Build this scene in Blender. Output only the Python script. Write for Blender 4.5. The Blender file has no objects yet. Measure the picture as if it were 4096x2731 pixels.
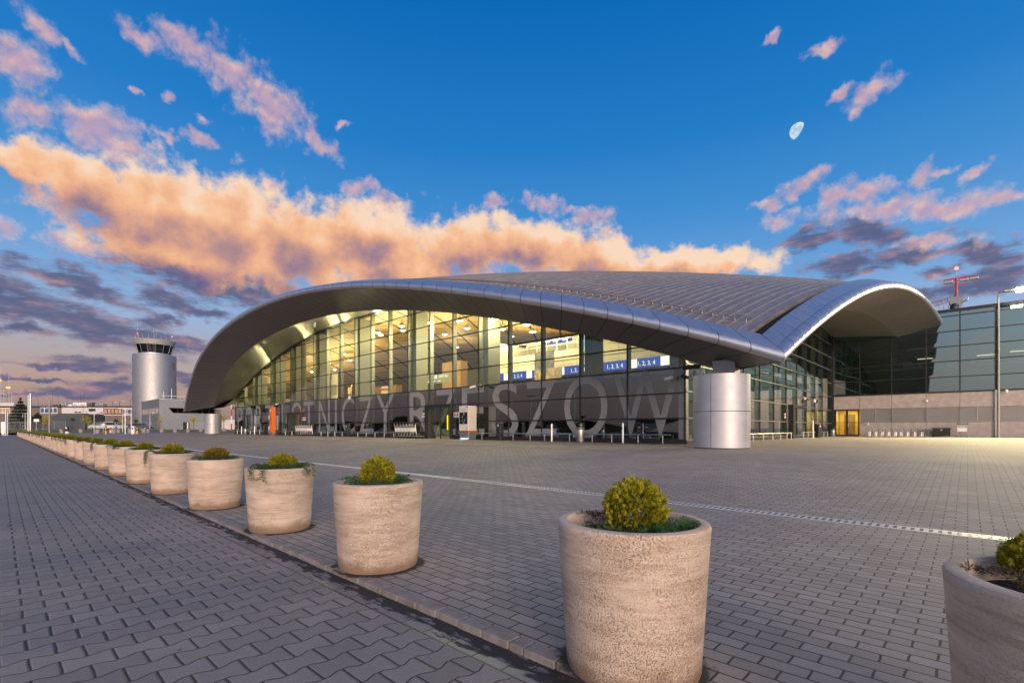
import bpy, math, random
import numpy as np
from mathutils import Vector, Matrix
R = math.radians
C = bpy.context.scene.collection
SC = bpy.context.scene

# ------------------------------------------------------------------ camera, sky, sun, exposure
cd = bpy.data.cameras.new('camera')
cam = bpy.data.objects.new('camera', cd); C.objects.link(cam)
cd.sensor_width = 36.0; cd.lens = 17.0; cd.shift_y = 0.085
cd.clip_start = 0.05; cd.clip_end = 20000
cam.location = (0, 0, 1.09); cam.rotation_euler = (R(90), 0, R(43.29))
SC.camera = cam
SC.view_settings.view_transform = 'Standard'; SC.view_settings.look = 'None'
SC.view_settings.exposure = 0.0; SC.view_settings.gamma = 1.0
SC.cycles.use_denoising = True
SC.cycles.max_bounces = 8; SC.cycles.transparent_max_bounces = 12
SC.cycles.diffuse_bounces = 3; SC.cycles.glossy_bounces = 4
SC.cycles.sample_clamp_indirect = 6.0

SUN_EL, SUN_AZ = R(9.0), math.atan2(0.851, -0.5255)     # azimuth from +Y towards +X: the sun is setting behind the viewer

def lin(r, g, b):
    f = lambda c: (c/255/12.92) if c/255 <= 0.04045 else ((c/255+0.055)/1.055)**2.4
    return (f(r), f(g), f(b), 1.0)

class NT:
    """small helper to write node trees"""
    def __init__(s, tree): s.t = tree; s.n = tree.nodes; s.l = tree.links
    def new(s, kind, **kw):
        n = s.n.new(kind)
        for k, v in kw.items(): setattr(n, k, v)
        return n
    def put(s, sock, v):
        if isinstance(v, bpy.types.NodeSocket): s.l.new(v, sock)
        elif v is not None: sock.default_value = v
    def m(s, op, a, b=None, c=None, clamp=False):
        n = s.new('ShaderNodeMath', operation=op, use_clamp=clamp)
        s.put(n.inputs[0], a); s.put(n.inputs[1], b); s.put(n.inputs[2], c)
        return n.outputs[0]
    def v(s, op, a, b=None, out=0, scale=None):
        n = s.new('ShaderNodeVectorMath', operation=op)
        s.put(n.inputs[0], a); s.put(n.inputs[1], b)
        if scale is not None: s.put(n.inputs['Scale'], scale)
        return n.outputs[out]
    def xyz(s, x, y, z):
        n = s.new('ShaderNodeCombineXYZ'); s.put(n.inputs[0], x); s.put(n.inputs[1], y); s.put(n.inputs[2], z); return n.outputs[0]
    def sep(s, v):
        n = s.new('ShaderNodeSeparateXYZ'); s.put(n.inputs[0], v); return n.outputs
    def smooth(s, x, lo, hi, a=0.0, b=1.0, kind='SMOOTHSTEP'):
        n = s.new('ShaderNodeMapRange', interpolation_type=kind)
        s.put(n.inputs[0], x); s.put(n.inputs[1], lo); s.put(n.inputs[2], hi); s.put(n.inputs[3], a); s.put(n.inputs[4], b)
        return n.outputs[0]
    def mix(s, f, a, b, blend='MIX'):
        n = s.new('ShaderNodeMix', data_type='RGBA', blend_type=blend)
        s.put(n.inputs[0], f); s.put(n.inputs[6], a); s.put(n.inputs[7], b); return n.outputs[2]
    def ramp(s, f, stops, kind='LINEAR'):
        n = s.new('ShaderNodeValToRGB'); r = n.color_ramp; r.interpolation = kind
        while len(r.elements) < len(stops): r.elements.new(0.5)
        for e, (p, c) in zip(r.elements, stops): e.position = p; e.color = c
        s.put(n.inputs[0], f); return n.outputs[0]
    def noise(s, vec, scale, detail=4.0, rough=0.55, out=0, dist=0.0):
        n = s.new('ShaderNodeTexNoise'); s.put(n.inputs['Vector'], vec); s.put(n.inputs['Scale'], scale)
        n.inputs['Detail'].default_value = detail; n.inputs['Roughness'].default_value = rough
        n.inputs['Distortion'].default_value = dist
        return n.outputs[out]

CLOUD_A = [(-1.5434,0.3746,0.0488,0.0218,3.0772),(-1.4715,0.36,0.0792,0.0381,2.9216),(-1.3655,0.3562,0.1013,0.0576,3.052),(-1.2858,0.3425,0.1393,0.0696,-3.08),(-1.3346,0.2887,0.1299,0.0389,3.0996),(-1.1794,0.3239,0.1118,0.0703,-3.0526),(-1.0412,0.3663,0.1066,0.0533,3.1222),(-0.9992,0.3159,0.1606,0.0436,3.1403),(-0.8463,0.3594,0.1162,0.051,-3.1045),(-0.7107,0.3605,0.1483,0.0433,3.0511),(-0.5775,0.332,0.1315,0.0315,3.0052),(-0.4099,0.3107,0.1403,0.0248,3.0338)]
CLOUD_P = [(-1.5321,0.538,0.0265,0.0143,2.6239),(-1.5523,0.4859,0.0338,0.03,-2.9289),(-1.5412,0.4292,0.0293,0.0198,3.1244),(-1.4585,0.4421,0.0535,0.0302,3.066),(-1.4345,0.4239,0.0415,0.0214,3.1363),(-1.4123,0.5752,0.0315,0.0132,2.9419),(-1.3502,0.5855,0.0431,0.0238,3.0256),(-1.2757,0.5665,0.0667,0.0325,2.8723),(-1.2234,0.5389,0.0716,0.0375,2.8482),(-1.3745,0.4562,0.0143,0.0086,-3.0722),(-1.3314,0.4648,0.0246,0.0087,-3.098),(-1.1336,0.5008,0.0376,0.0147,2.7382),(-1.2126,0.426,0.0167,0.0098,-2.8601),(-1.0618,0.444,0.031,0.0156,-2.9778),(-1.3745,0.5079,0.0106,0.0083,-2.626),(-1.3219,0.4971,0.0108,0.0061,-2.7488),(-1.4941,0.527,0.0164,0.006,2.6011),(-1.0077,0.425,0.0459,0.0183,3.115),(-0.7925,0.4369,0.029,0.0149,-2.9424),(-1.4123,0.5071,0.0087,0.0056,2.95),(-1.0861,0.5338,0.0115,0.0077,-2.8656),(-1.5632,0.2812,0.0195,0.0143,-2.8826),(-1.4892,0.2732,0.0311,0.0161,2.9433),(-0.6882,0.4345,0.0397,0.0225,2.8159),(-0.5905,0.4116,0.0417,0.0149,3.0717),(-0.6368,0.4252,0.02,0.0082,3.0879),(-0.5687,0.382,0.0175,0.0114,3.0276),(-0.5256,0.3598,0.0171,0.0084,3.04),(-0.2638,0.6184,0.0115,0.0071,-2.9001),(-0.1836,0.5819,0.0243,0.0065,-3.0252),(-0.1601,0.5233,0.0158,0.0092,-2.806),(-0.1196,0.5082,0.0344,0.0174,-2.8765),(-0.1343,0.4874,0.013,0.0098,-2.8655),(-0.2161,0.4077,0.0457,0.0159,-2.8259),(-0.2673,0.388,0.0256,0.0112,-3.1121),(-0.2464,0.3636,0.028,0.0161,-3.0414),(-0.1678,0.3774,0.0346,0.0192,-2.8323),(-0.1254,0.3721,0.0322,0.0159,-3.0511),(-0.0532,0.3728,0.0208,0.0144,0.7902),(-0.0225,0.3783,0.0165,0.0076,-3.0734),(0.0112,0.3634,0.0175,0.0085,-2.9285),(-0.1023,0.3459,0.0932,0.0175,3.0466),(-0.0225,0.3283,0.0818,0.0165,3.0272),(0.0363,0.3172,0.0444,0.0114,3.0062),(-0.0351,0.2825,0.0511,0.0124,3.0021)]
CLOUD_C = [(-1.4892,0.2198,0.0799,0.018,2.9213),(-1.5479,0.1777,0.0837,0.0247,2.7687),(-1.4638,0.1587,0.1282,0.0253,2.9574),(-1.3655,0.2102,0.0418,0.0161,3.0931),(-1.3187,0.1947,0.0447,0.0111,3.1068),(-1.2858,0.2466,0.1416,0.0223,3.0513),(-1.3805,0.2598,0.0713,0.0213,2.7996),(-0.1997,0.3205,0.041,0.0142,-3.0625),(-0.1167,0.3106,0.059,0.0184,2.7222),(0.025,0.2499,0.0548,0.0192,2.6576),(-0.1433,0.2689,0.0565,0.0139,-3.1296),(-0.0326,0.2378,0.0233,0.0078,2.9167),(0.0363,0.2173,0.0373,0.0153,-3.1359),(-0.0746,0.2722,0.0593,0.0115,3.0935),(0.0018,0.2058,0.0589,0.0127,3.1326),(-0.048,0.2117,0.0317,0.0096,2.9497),(-1.4637,0.1501,0.0553,0.0186,3.0459),(-1.5534,0.1428,0.0283,0.0093,2.9883),(-1.3501,0.1435,0.0398,0.012,2.9892),(-1.4676,0.0976,0.045,0.0093,3.1124),(-1.4506,0.0647,0.0478,0.0138,3.1062),(-1.5193,0.0899,0.0376,0.0045,-3.1272),(-1.4953,0.0506,0.0344,0.0058,3.1173),(-1.3423,0.0831,0.0312,0.0131,-3.1414),(-1.3803,0.1761,0.0293,0.0081,3.0602),(-1.5479,0.067,0.0443,0.0028,3.1103),(-1.5589,0.0476,0.0543,0.0022,3.1407)]

W = bpy.data.worlds.new('World'); SC.world = W; W.use_nodes = True
def build_sky():
    t = NT(W.node_tree); t.n.clear()
    gen = t.new('ShaderNodeTexCoord').outputs['Generated']
    d = t.v('NORMALIZE', gen); x, y, z = t.sep(d)
    az = t.m('ARCTAN2', x, y); el = t.m('ARCSINE', z)
    p = t.xyz(az, el, 0.0)
    sky = t.ramp(t.m('MULTIPLY_ADD', el, 1/1.0, 0.06), [
        (0.0, lin(70, 64, 72)), (0.05, lin(118, 98, 108)), (0.075, lin(150, 122, 125)), (0.135, lin(182, 152, 142)), (0.19, lin(172, 165, 172)),
        (0.25, lin(148, 177, 214)), (0.33, lin(108, 162, 216)), (0.45, lin(66, 141, 208)), (0.58, lin(30, 122, 197)), (0.78, lin(0, 103, 182)), (1.0, lin(0, 84, 160))])
    # warm light round the set sun; broad lobe added to brighten the ground
    sd = (math.sin(SUN_AZ)*math.cos(SUN_EL), math.cos(SUN_AZ)*math.cos(SUN_EL), math.sin(SUN_EL))
    ang = t.v('DOT_PRODUCT', d, sd, out=1)
    glow = t.m('MULTIPLY', t.m('POWER', t.m('MAXIMUM', ang, 0.0), 5.0), t.smooth(el, 1.25, 0.05))
    sky = t.mix(1.0, sky, t.mix(1.0, t.xyz(glow, glow, glow), (3.5, 2.85, 2.3, 1), 'MULTIPLY'), 'ADD')
    wide = t.m('MULTIPLY', t.m('POWER', t.m('MAXIMUM', ang, 0.0), 1.4), t.smooth(el, 1.5, 0.3))
    sky = t.mix(1.0, sky, t.mix(1.0, t.xyz(wide, wide, wide), (1.0, 0.90, 0.80, 1), 'MULTIPLY'), 'ADD')
    nis = t.new('ShaderNodeTexSky', sky_type='NISHITA', sun_disc=False, sun_elevation=SUN_EL, sun_rotation=SUN_AZ)
    sky = t.mix(1.0, sky, t.mix(1.0, nis.outputs[0], (0.005, 0.005, 0.005, 1), 'MULTIPLY'), 'ADD')
    wob = t.v('SCALE', t.v('SUBTRACT', t.noise(p, 18.0, 5, 0.6, out=1), (0.5, 0.5, 0.5)), scale=0.055)
    pw = t.v('ADD', p, wob)
    def mask(lst, q):
        r = None
        for a, e, sa, sb, rot in lst:
            mp = t.new('ShaderNodeMapping', vector_type='TEXTURE')
            if r is None: t.put(mp.inputs[0], q)
            else:                                            # chained one after the other so that Cycles evaluates them in turn
                ch = t.new('ShaderNodeVectorMath', operation='MULTIPLY_ADD'); t.put(ch.inputs[0], r); ch.inputs[1].default_value = (1e-7, 1e-7, 1e-7); t.put(ch.inputs[2], q)
                t.put(mp.inputs[0], ch.outputs[0])
            mp.inputs[1].default_value = (a, e, 0); mp.inputs[2].default_value = (0, 0, rot); mp.inputs[3].default_value = (sa, sb, 1)
            L = t.v('LENGTH', mp.outputs[0], out=1)
            r = L if r is None else t.m('SMOOTH_MIN', r, L, 0.25)
        return t.m('SUBTRACT', 1.0, r)
    # low grey-violet streaks
    pc = t.v('MULTIPLY', p, (1.0, 3.2, 1.0))
    nc = t.noise(pc, 22.0, 6, 0.58); nc2 = t.noise(t.v('ADD', pc, (0.004, 0.05, 0.0)), 22.0, 3, 0.5)
    mC = mask(CLOUD_C, pw)
    dC = t.m('ADD', t.m('MULTIPLY_ADD', mC, 0.9, 0.50), t.m('MULTIPLY', t.m('SUBTRACT', nc, 0.5), 3.0))
    lC = t.m('ADD', t.m('MULTIPLY', t.m('SUBTRACT', nc, nc2), 2.0), t.smooth(dC, 1.2, 0.0, 0.12, 0.55), clamp=True)
    colC = t.ramp(lC, [(0.0, lin(90, 96, 130)), (0.3, lin(106, 103, 134)), (0.55, lin(136, 118, 142)), (0.8, lin(170, 136, 146)), (1.0, lin(205, 160, 156))])
    sky = t.mix(t.smooth(dC, -0.1, 1.0, 0.0, 0.93), sky, colC)
    # pink wisps and small cumulus
    n1 = t.noise(p, 30.0, 7, 0.6); n1s = t.noise(p, 30.0, 3, 0.5); n1b = t.noise(t.v('ADD', p, (-0.002, 0.010, 0.0)), 30.0, 3, 0.5)
    mP = mask(CLOUD_P, pw)
    dP = t.m('ADD', t.m('MULTIPLY_ADD', mP, 1.15, 0.10), t.m('MULTIPLY', t.m('SUBTRACT', n1, 0.52), 3.2))
    dPu = t.m('ADD', t.m('MULTIPLY_ADD', mP, 1.0, 0.1), t.m('MULTIPLY', t.m('SUBTRACT', n1b, 0.52), 3.2))
    lP = t.m('ADD', t.m('MULTIPLY_ADD', t.smooth(dPu, -0.6, 1.3), -0.62, 0.95), t.m('MULTIPLY', t.m('SUBTRACT', n1, n1s), 0.8), clamp=True)
    colP = t.ramp(lP, [(0.0, lin(140, 142, 190)), (0.3, lin(184, 160, 186)), (0.55, lin(224, 180, 178)), (0.8, lin(248, 206, 184)), (1.0, lin(255, 228, 205))])
    sky = t.mix(t.smooth(dP, -0.35, 1.35, 0.0, 0.93), sky, colP)
    # the big sunlit bank
    n2 = t.noise(p, 21.0, 8, 0.6); n2s = t.noise(p, 21.0, 3, 0.55); n2b = t.noise(t.v('ADD', p, (0.004, 0.024, 0.0)), 14.0, 5, 0.52)
    mA = mask(CLOUD_A, pw); mAu = mask(CLOUD_A, t.v('ADD', pw, (0.004, 0.028, 0.0)))
    dA = t.m('ADD', t.m('MULTIPLY_ADD', mA, 1.35, 0.5), t.m('MULTIPLY', t.m('SUBTRACT', n2, 0.5), 3.0))
    # light: how much cloud stands between a spot and the light coming from above
    dUp = t.m('ADD', t.m('MULTIPLY_ADD', mAu, 1.35, 0.5), t.m('MULTIPLY', t.m('SUBTRACT', n2b, 0.5), 3.0))
    occ = t.smooth(dUp, -0.5, 2.3)
    lA = t.m('MULTIPLY_ADD', occ, -0.84, 1.06)
    lA = t.m('ADD', lA, t.m('MULTIPLY', t.m('SUBTRACT', n2, n2s), 0.9))
    lA = t.m('ADD', lA, t.m('MULTIPLY', t.m('SUBTRACT', t.noise(p, 6.5, 2, 0.5), 0.5), 0.6))
    lA = t.m('ADD', lA, t.smooth(el, 0.20, 0.29, -0.58, 0.05), clamp=True)
    colA = t.ramp(lA, [(0.0, lin(84, 84, 132)), (0.18, lin(124, 108, 144)), (0.36, lin(178, 138, 138)), (0.56, lin(226, 166, 134)), (0.78, lin(250, 192, 144)), (1.0, lin(254, 220, 190))])
    sky = t.mix(t.smooth(dA, -0.08, 0.85, 0.0, 0.96), sky, colA)
    bg = t.new('ShaderNodeBackground'); t.put(bg.inputs[0], sky); bg.inputs[1].default_value = 1.0
    out = t.new('ShaderNodeOutputWorld'); t.l.new(bg.outputs[0], out.inputs[0])
build_sky()
W.cycles.sampling_method = 'MANUAL'; W.cycles.sample_map_resolution = 512

sl = bpy.data.lights.new('sun', 'SUN'); sl.energy = 2.0; sl.angle = R(14); sl.color = (1.0, 0.74, 0.55)
sun = bpy.data.objects.new('sun', sl); C.objects.link(sun)
sun.rotation_euler = Vector((math.sin(SUN_AZ)*math.cos(SUN_EL), math.cos(SUN_AZ)*math.cos(SUN_EL), math.sin(SUN_EL))).to_track_quat('Z', 'Y').to_euler()

# ------------------------------------------------------------------ mesh helpers
class MB:
    def __init__(s): s.v = []; s.f = []; s.mi = []; s.k = 0
    def face(s, pts):
        i = len(s.v); s.v += [tuple(p) for p in pts]; s.f.append(tuple(range(i, i+len(pts)))); s.mi.append(s.k)
    def box(s, x0, y0, z0, x1, y1, z1, rot=0.0, piv=None):
        P = [(x0,y0,z0),(x1,y0,z0),(x1,y1,z0),(x0,y1,z0),(x0,y0,z1),(x1,y0,z1),(x1,y1,z1),(x0,y1,z1)]
        if rot:
            cx, cy = piv or ((x0+x1)/2, (y0+y1)/2); c, n = math.cos(rot), math.sin(rot)
            P = [(cx+(x-cx)*c-(y-cy)*n, cy+(x-cx)*n+(y-cy)*c, z) for x, y, z in P]
        i = len(s.v); s.v += P
        for f in ((0,3,2,1),(4,5,6,7),(0,1,5,4),(1,2,6,5),(2,3,7,6),(3,0,4,7)):
            s.f.append(tuple(i+j for j in f)); s.mi.append(s.k)
        return s
    def cbox(s, cx, cy, cz, dx, dy, dz, rot=0.0): return s.box(cx-dx/2, cy-dy/2, cz-dz/2, cx+dx/2, cy+dy/2, cz+dz/2, rot)
    def bevbox(s, x0, y0, z0, x1, y1, z1, b=0.02):
        """box with chamfered vertical edges and top"""
        P = [(x0+b,y0),(x1-b,y0),(x1,y0+b),(x1,y1-b),(x1-b,y1),(x0+b,y1),(x0,y1-b),(x0,y0+b)]
        Q = [(min(max(x, x0+b), x1-b), min(max(y, y0+b), y1-b)) for x, y in P]
        i = len(s.v); n = 8
        s.v += [(x,y,z0) for x,y in P]+[(x,y,z1-b) for x,y in P]+[(x,y,z1) for x,y in Q]
        for k in range(2):
            for j in range(n): s.f.append((i+k*n+j, i+k*n+(j+1)%n, i+(k+1)*n+(j+1)%n, i+(k+1)*n+j)); s.mi.append(s.k)
        s.f.append(tuple(i+2*n+j for j in range(n))); s.mi.append(s.k)
        s.f.append(tuple(i+n-1-j for j in range(n))); s.mi.append(s.k)
        return s
    def lathe(s, prof, cx=0, cy=0, n=24, a0=0.0, a1=2*math.pi, cap=True):
        full = abs(a1-a0-2*math.pi) < 1e-6; m = n if full else n+1
        i = len(s.v)
        for r, z in prof:
            for j in range(m):
                a = a0+(a1-a0)*j/n; s.v.append((cx+r*math.cos(a), cy+r*math.sin(a), z))
        for k in range(len(prof)-1):
            for j in range(n):
                j2 = (j+1) % m; s.f.append((i+k*m+j, i+k*m+j2, i+(k+1)*m+j2, i+(k+1)*m+j)); s.mi.append(s.k)
        if cap and full:
            if prof[0][0] > 1e-4: s.f.append(tuple(i+m-1-j for j in range(m))); s.mi.append(s.k)
            if prof[-1][0] > 1e-4: s.f.append(tuple(i+(len(prof)-1)*m+j for j in range(m))); s.mi.append(s.k)
        return s
    def cyl(s, cx, cy, z0, z1, r, n=12, r1=None): return s.lathe([(r, z0), (r if r1 is None else r1, z1)], cx, cy, n)
    def tube(s, pts, r, n=8, r1=None):
        pts = [Vector(p) for p in pts]; i = len(s.v); N = len(pts)
        up = None
        for k, p in enumerate(pts):
            d = (pts[min(k+1, N-1)]-pts[max(k-1, 0)]).normalized()
            if up is None: up = Vector((0,0,1)) if abs(d.z) < 0.9 else Vector((1,0,0))
            a = d.cross(up).normalized(); b = a.cross(d).normalized(); up = b
            rr = r if r1 is None else r+(r1-r)*k/(N-1)
            for j in range(n):
                t = 2*math.pi*j/n; s.v.append(tuple(p+a*rr*math.cos(t)+b*rr*math.sin(t)))
        for k in range(N-1):
            for j in range(n): s.f.append((i+k*n+j, i+k*n+(j+1)%n, i+(k+1)*n+(j+1)%n, i+(k+1)*n+j)); s.mi.append(s.k)
        s.f.append(tuple(i+n-1-j for j in range(n))); s.mi.append(s.k)
        s.f.append(tuple(i+(N-1)*n+j for j in range(n))); s.mi.append(s.k)
        return s
    def sphere(s, cx, cy, cz, r, n=12, m=8, sz=1.0):
        return s.lathe([(max(r*math.sin(math.pi*k/m), 1e-5), cz-r*sz*math.cos(math.pi*k/m)) for k in range(m+1)], cx, cy, n, cap=False)
    def grid(s, rows):
        i = len(s.v); n = len(rows[0])
        for r in rows: s.v += [tuple(p) for p in r]
        for k in range(len(rows)-1):
            for j in range(n-1): s.f.append((i+k*n+j, i+k*n+j+1, i+(k+1)*n+j+1, i+(k+1)*n+j)); s.mi.append(s.k)
        return s
    def prism(s, poly, axis, t0, t1):
        """poly (2D) swept along an axis: 'x' poly=(y,z), 'y' poly=(x,z), 'z' poly=(x,y)"""
        q = {'x': lambda a, b, t: (t, a, b), 'y': lambda a, b, t: (a, t, b), 'z': lambda a, b, t: (a, b, t)}[axis]
        n = len(poly); i = len(s.v)
        s.v += [q(a, b, t0) for a, b in poly]+[q(a, b, t1) for a, b in poly]
        for j in range(n): s.f.append((i+j, i+(j+1)%n, i+n+(j+1)%n, i+n+j)); s.mi.append(s.k)
        s.f.append(tuple(i+j for j in range(n))[::-1]); s.mi.append(s.k)
        s.f.append(tuple(i+n+j for j in range(n))); s.mi.append(s.k)
        return s

def obj(name, mb, mats, parent=None, smooth=False, world=False, loc=None):
    """link one mesh object; with world=True the vertices are in world space and are moved into the parent's space"""
    me = bpy.data.meshes.new(name)
    v = mb.v
    if world and parent is not None:
        L = parent.location; v = [(a-L[0], b-L[1], c-L[2]) for a, b, c in v]
    me.from_pydata(v, [], mb.f)
    if not isinstance(mats, (list, tuple)): mats = [mats]
    for m in mats: me.materials.append(m)
    if len(mats) > 1: me.polygons.foreach_set('material_index', mb.mi)
    if smooth:
        me.polygons.foreach_set('use_smooth', [True]*len(me.polygons))
        if smooth != 'all':
            try: me.set_sharp_from_angle(angle=R(smooth if smooth is not True else 35))
            except Exception: pass
    me.update()
    o = bpy.data.objects.new(name, me); C.objects.link(o)
    if parent is not None: o.parent = parent
    if loc is not None: o.location = loc
    return o
def tag(o, label, cat, group=None):
    o['label'] = label; o['category'] = cat
    if group: o['group'] = group
    return o
def thing(name, label, cat, loc=(0,0,0), rotz=0.0, group=None):
    o = bpy.data.objects.new(name, None); C.objects.link(o)
    o.location = loc; o.rotation_euler = (0, 0, rotz); o.empty_display_size = 0.3
    return tag(o, label, cat, group)
def struct(name, mb, m, smooth=False):
    o = obj(name, mb, m, smooth=smooth); o['kind'] = 'structure'; return o
def dup(root, loc, rotz=0.0, label=None, scale=None):
    r = root.copy(); C.objects.link(r); r.location = loc; r.rotation_euler = (0, 0, rotz)
    if scale: r.scale = scale
    if label: r['label'] = label
    for ch in list(root.children):
        c = ch.copy(); C.objects.link(c); c.parent = r
        for g in list(ch.children):
            d = g.copy(); C.objects.link(d); d.parent = c
    return r
ORD = ['first','second','third','fourth','fifth','sixth','seventh','eighth','ninth','tenth','eleventh','twelfth','thirteenth','fourteenth','fifteenth','sixteenth','seventeenth','eighteenth','nineteenth','twentieth',
 'twenty-first','twenty-second','twenty-third','twenty-fourth','twenty-fifth','twenty-sixth','twenty-seventh','twenty-eighth','twenty-ninth','thirtieth','thirty-first','thirty-second','thirty-third','thirty-fourth','thirty-fifth','thirty-sixth','thirty-seventh','thirty-eighth','thirty-ninth','fortieth','forty-first','forty-second']

def text_mb(txt, x0, x1, z0, z1, y, mb=None, flip=False):
    """letters filling the box x0..x1, z0..z1 in the plane y, facing -Y"""
    mb = mb or MB()
    cu = bpy.data.curves.new('t', 'FONT'); cu.body = txt; cu.resolution_u = 6
    o = bpy.data.objects.new('t', cu); C.objects.link(o)
    me = bpy.data.meshes.new_from_object(o.evaluated_get(bpy.context.evaluated_depsgraph_get()))
    co = np.array([v.co[:] for v in me.vertices]); i = len(mb.v)
    lo, hi = co.min(0), co.max(0)
    for c in co:
        mb.v.append((x0+(c[0]-lo[0])/(hi[0]-lo[0])*(x1-x0), y, z0+(c[1]-lo[1])/(hi[1]-lo[1])*(z1-z0)))
    for p in me.polygons: mb.f.append(tuple(i+j for j in p.vertices)); mb.mi.append(mb.k)
    bpy.data.objects.remove(o); bpy.data.curves.remove(cu); bpy.data.meshes.remove(me)
    return mb
# ------------------------------------------------------------------ materials
def new_mat(name):
    m = bpy.data.materials.new(name); m.use_nodes = True
    t = NT(m.node_tree); t.n.clear()
    out = t.new('ShaderNodeOutputMaterial'); b = t.new('ShaderNodeBsdfPrincipled'); t.l.new(b.outputs[0], out.inputs[0])
    t.b = b; t.out = out
    return m, t
def setp(t, **kw):
    for k, v in kw.items(): t.put(t.b.inputs[k.replace('_', ' ')], v)
def coord(t, kind='Object'): return t.new('ShaderNodeTexCoord').outputs[kind]
def bump(t, h, dist=0.01, strength=1.0):
    n = t.new('ShaderNodeBump'); t.put(n.inputs['Height'], h); n.inputs['Distance'].default_value = dist; n.inputs['Strength'].default_value = strength
    t.l.new(n.outputs[0], t.b.inputs['Normal'])
def pbr(name, col, rough=0.55, metal=0.0, var=0.12, scale=6.0, bmp=0.0, emit=None, es=0.0, spec=None):
    """one plain finish with a little wear: colour, roughness and an optional fine grain"""
    m, t = new_mat(name); p = coord(t)
    n = t.noise(p, scale, 5, 0.6); a = tuple(c*(1-var) for c in col[:3])+(1,); b = tuple(min(c*(1+var), 1) for c in col[:3])+(1,)
    setp(t, Base_Color=t.mix(t.smooth(n, 0.3, 0.7), a, b), Metallic=metal, Roughness=t.smooth(n, 0.25, 0.75, max(rough-0.08, 0.02), min(rough+0.08, 1)))
    if spec is not None: setp(t, Specular_IOR_Level=spec)
    if bmp: bump(t, t.noise(p, scale*14, 3, 0.6), bmp)
    if emit is not None: setp(t, Emission_Color=emit, Emission_Strength=es)
    return m
def glow(name, col, s):
    m = bpy.data.materials.new(name); m.use_nodes = True; t = NT(m.node_tree); t.n.clear()
    e = t.new('ShaderNodeEmission'); e.inputs[0].default_value = col; e.inputs[1].default_value = s
    o = t.new('ShaderNodeOutputMaterial'); t.l.new(e.outputs[0], o.inputs[0]); return m
def glass(name, tint, refl, add, rough=0.0, gtint=(1,1,1,1)):
    """coated facade glass: lets light through, tinted, and mirrors what stands before it"""
    m = bpy.data.materials.new(name); m.use_nodes = True; t = NT(m.node_tree); t.n.clear()
    tr = t.new('ShaderNodeBsdfTransparent'); tr.inputs[0].default_value = tint
    gl = t.new('ShaderNodeBsdfGlossy'); gl.inputs['Roughness'].default_value = rough; gl.inputs['Color'].default_value = gtint
    fr = t.new('ShaderNodeFresnel'); fr.inputs[0].default_value = 1.5
    f = t.m('MULTIPLY_ADD', fr.outputs[0], refl, add, clamp=True)
    mx = t.new('ShaderNodeMixShader'); t.put(mx.inputs[0], f); t.l.new(tr.outputs[0], mx.inputs[1]); t.l.new(gl.outputs[0], mx.inputs[2])
    o = t.new('ShaderNodeOutputMaterial'); t.l.new(mx.outputs[0], o.inputs[0]); return m

M = {}
M['steel'] = pbr('brushed steel', (0.58, 0.555, 0.54), 0.4, 1.0, 0.08, 9)
M['alu'] = pbr('dark aluminium frame', (0.035, 0.034, 0.035), 0.38, 0.5, 0.15, 5)
M['alu_mid'] = pbr('grey aluminium fin', (0.22, 0.22, 0.2), 0.42, 0.6, 0.1, 5)
M['black'] = pbr('black powder coat', (0.016, 0.016, 0.018), 0.42, 0.0, 0.2, 6)
M['rubber'] = pbr('black rubber', (0.012, 0.012, 0.012), 0.75, 0.0, 0.2, 9)
M['white'] = pbr('white enamel', (0.72, 0.71, 0.7), 0.4, 0.0, 0.06, 4)
M['cream'] = pbr('cream panel', (0.6, 0.54, 0.46), 0.45, 0.0, 0.07, 3)
M['grey'] = pbr('grey enamel', (0.28, 0.28, 0.29), 0.5, 0.0, 0.1, 4)
M['galv'] = pbr('galvanised steel', (0.42, 0.43, 0.44), 0.45, 0.8, 0.15, 12)
M['orange'] = pbr('orange enamel', (0.72, 0.14, 0.012), 0.35, 0.0, 0.05, 3)
M['red'] = pbr('red enamel', (0.55, 0.025, 0.02), 0.4, 0.0, 0.08, 4)
M['yellow'] = pbr('yellow enamel', (0.75, 0.4, 0.012), 0.4, 0.0, 0.08, 4)
M['yellow_glow'] = glow('yellow door handle with added glow', (1.0, 0.78, 0.02, 1), 1.4)  # glow put into the handle, which is no lamp
M['blue_lit'] = glow('backlit blue sign', (0.07, 0.11, 0.52, 1), 1.0)
M['white_lit'] = glow('backlit white legend', (1.0, 0.97, 0.9, 1), 1.5)
M['screen'] = pbr('dark display glass', (0.012, 0.014, 0.018), 0.12, 0.0, 0.1, 5)
M['paper'] = pbr('printed white sticker', (0.75, 0.73, 0.72), 0.5, 0.0, 0.03, 4)
M['ink'] = pbr('black print', (0.02, 0.02, 0.02), 0.5, 0.0, 0.03, 4)
M['rubber_red'] = pbr('red print', (0.5, 0.02, 0.03), 0.5, 0.0, 0.03, 4)
M['concrete'] = pbr('fine washed concrete', (0.37, 0.32, 0.30), 0.85, 0.0, 0.13, 2.2, 0.004)
M['bark'] = pbr('bark', (0.06, 0.042, 0.03), 0.9, 0.0, 0.3, 14, 0.01)

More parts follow.
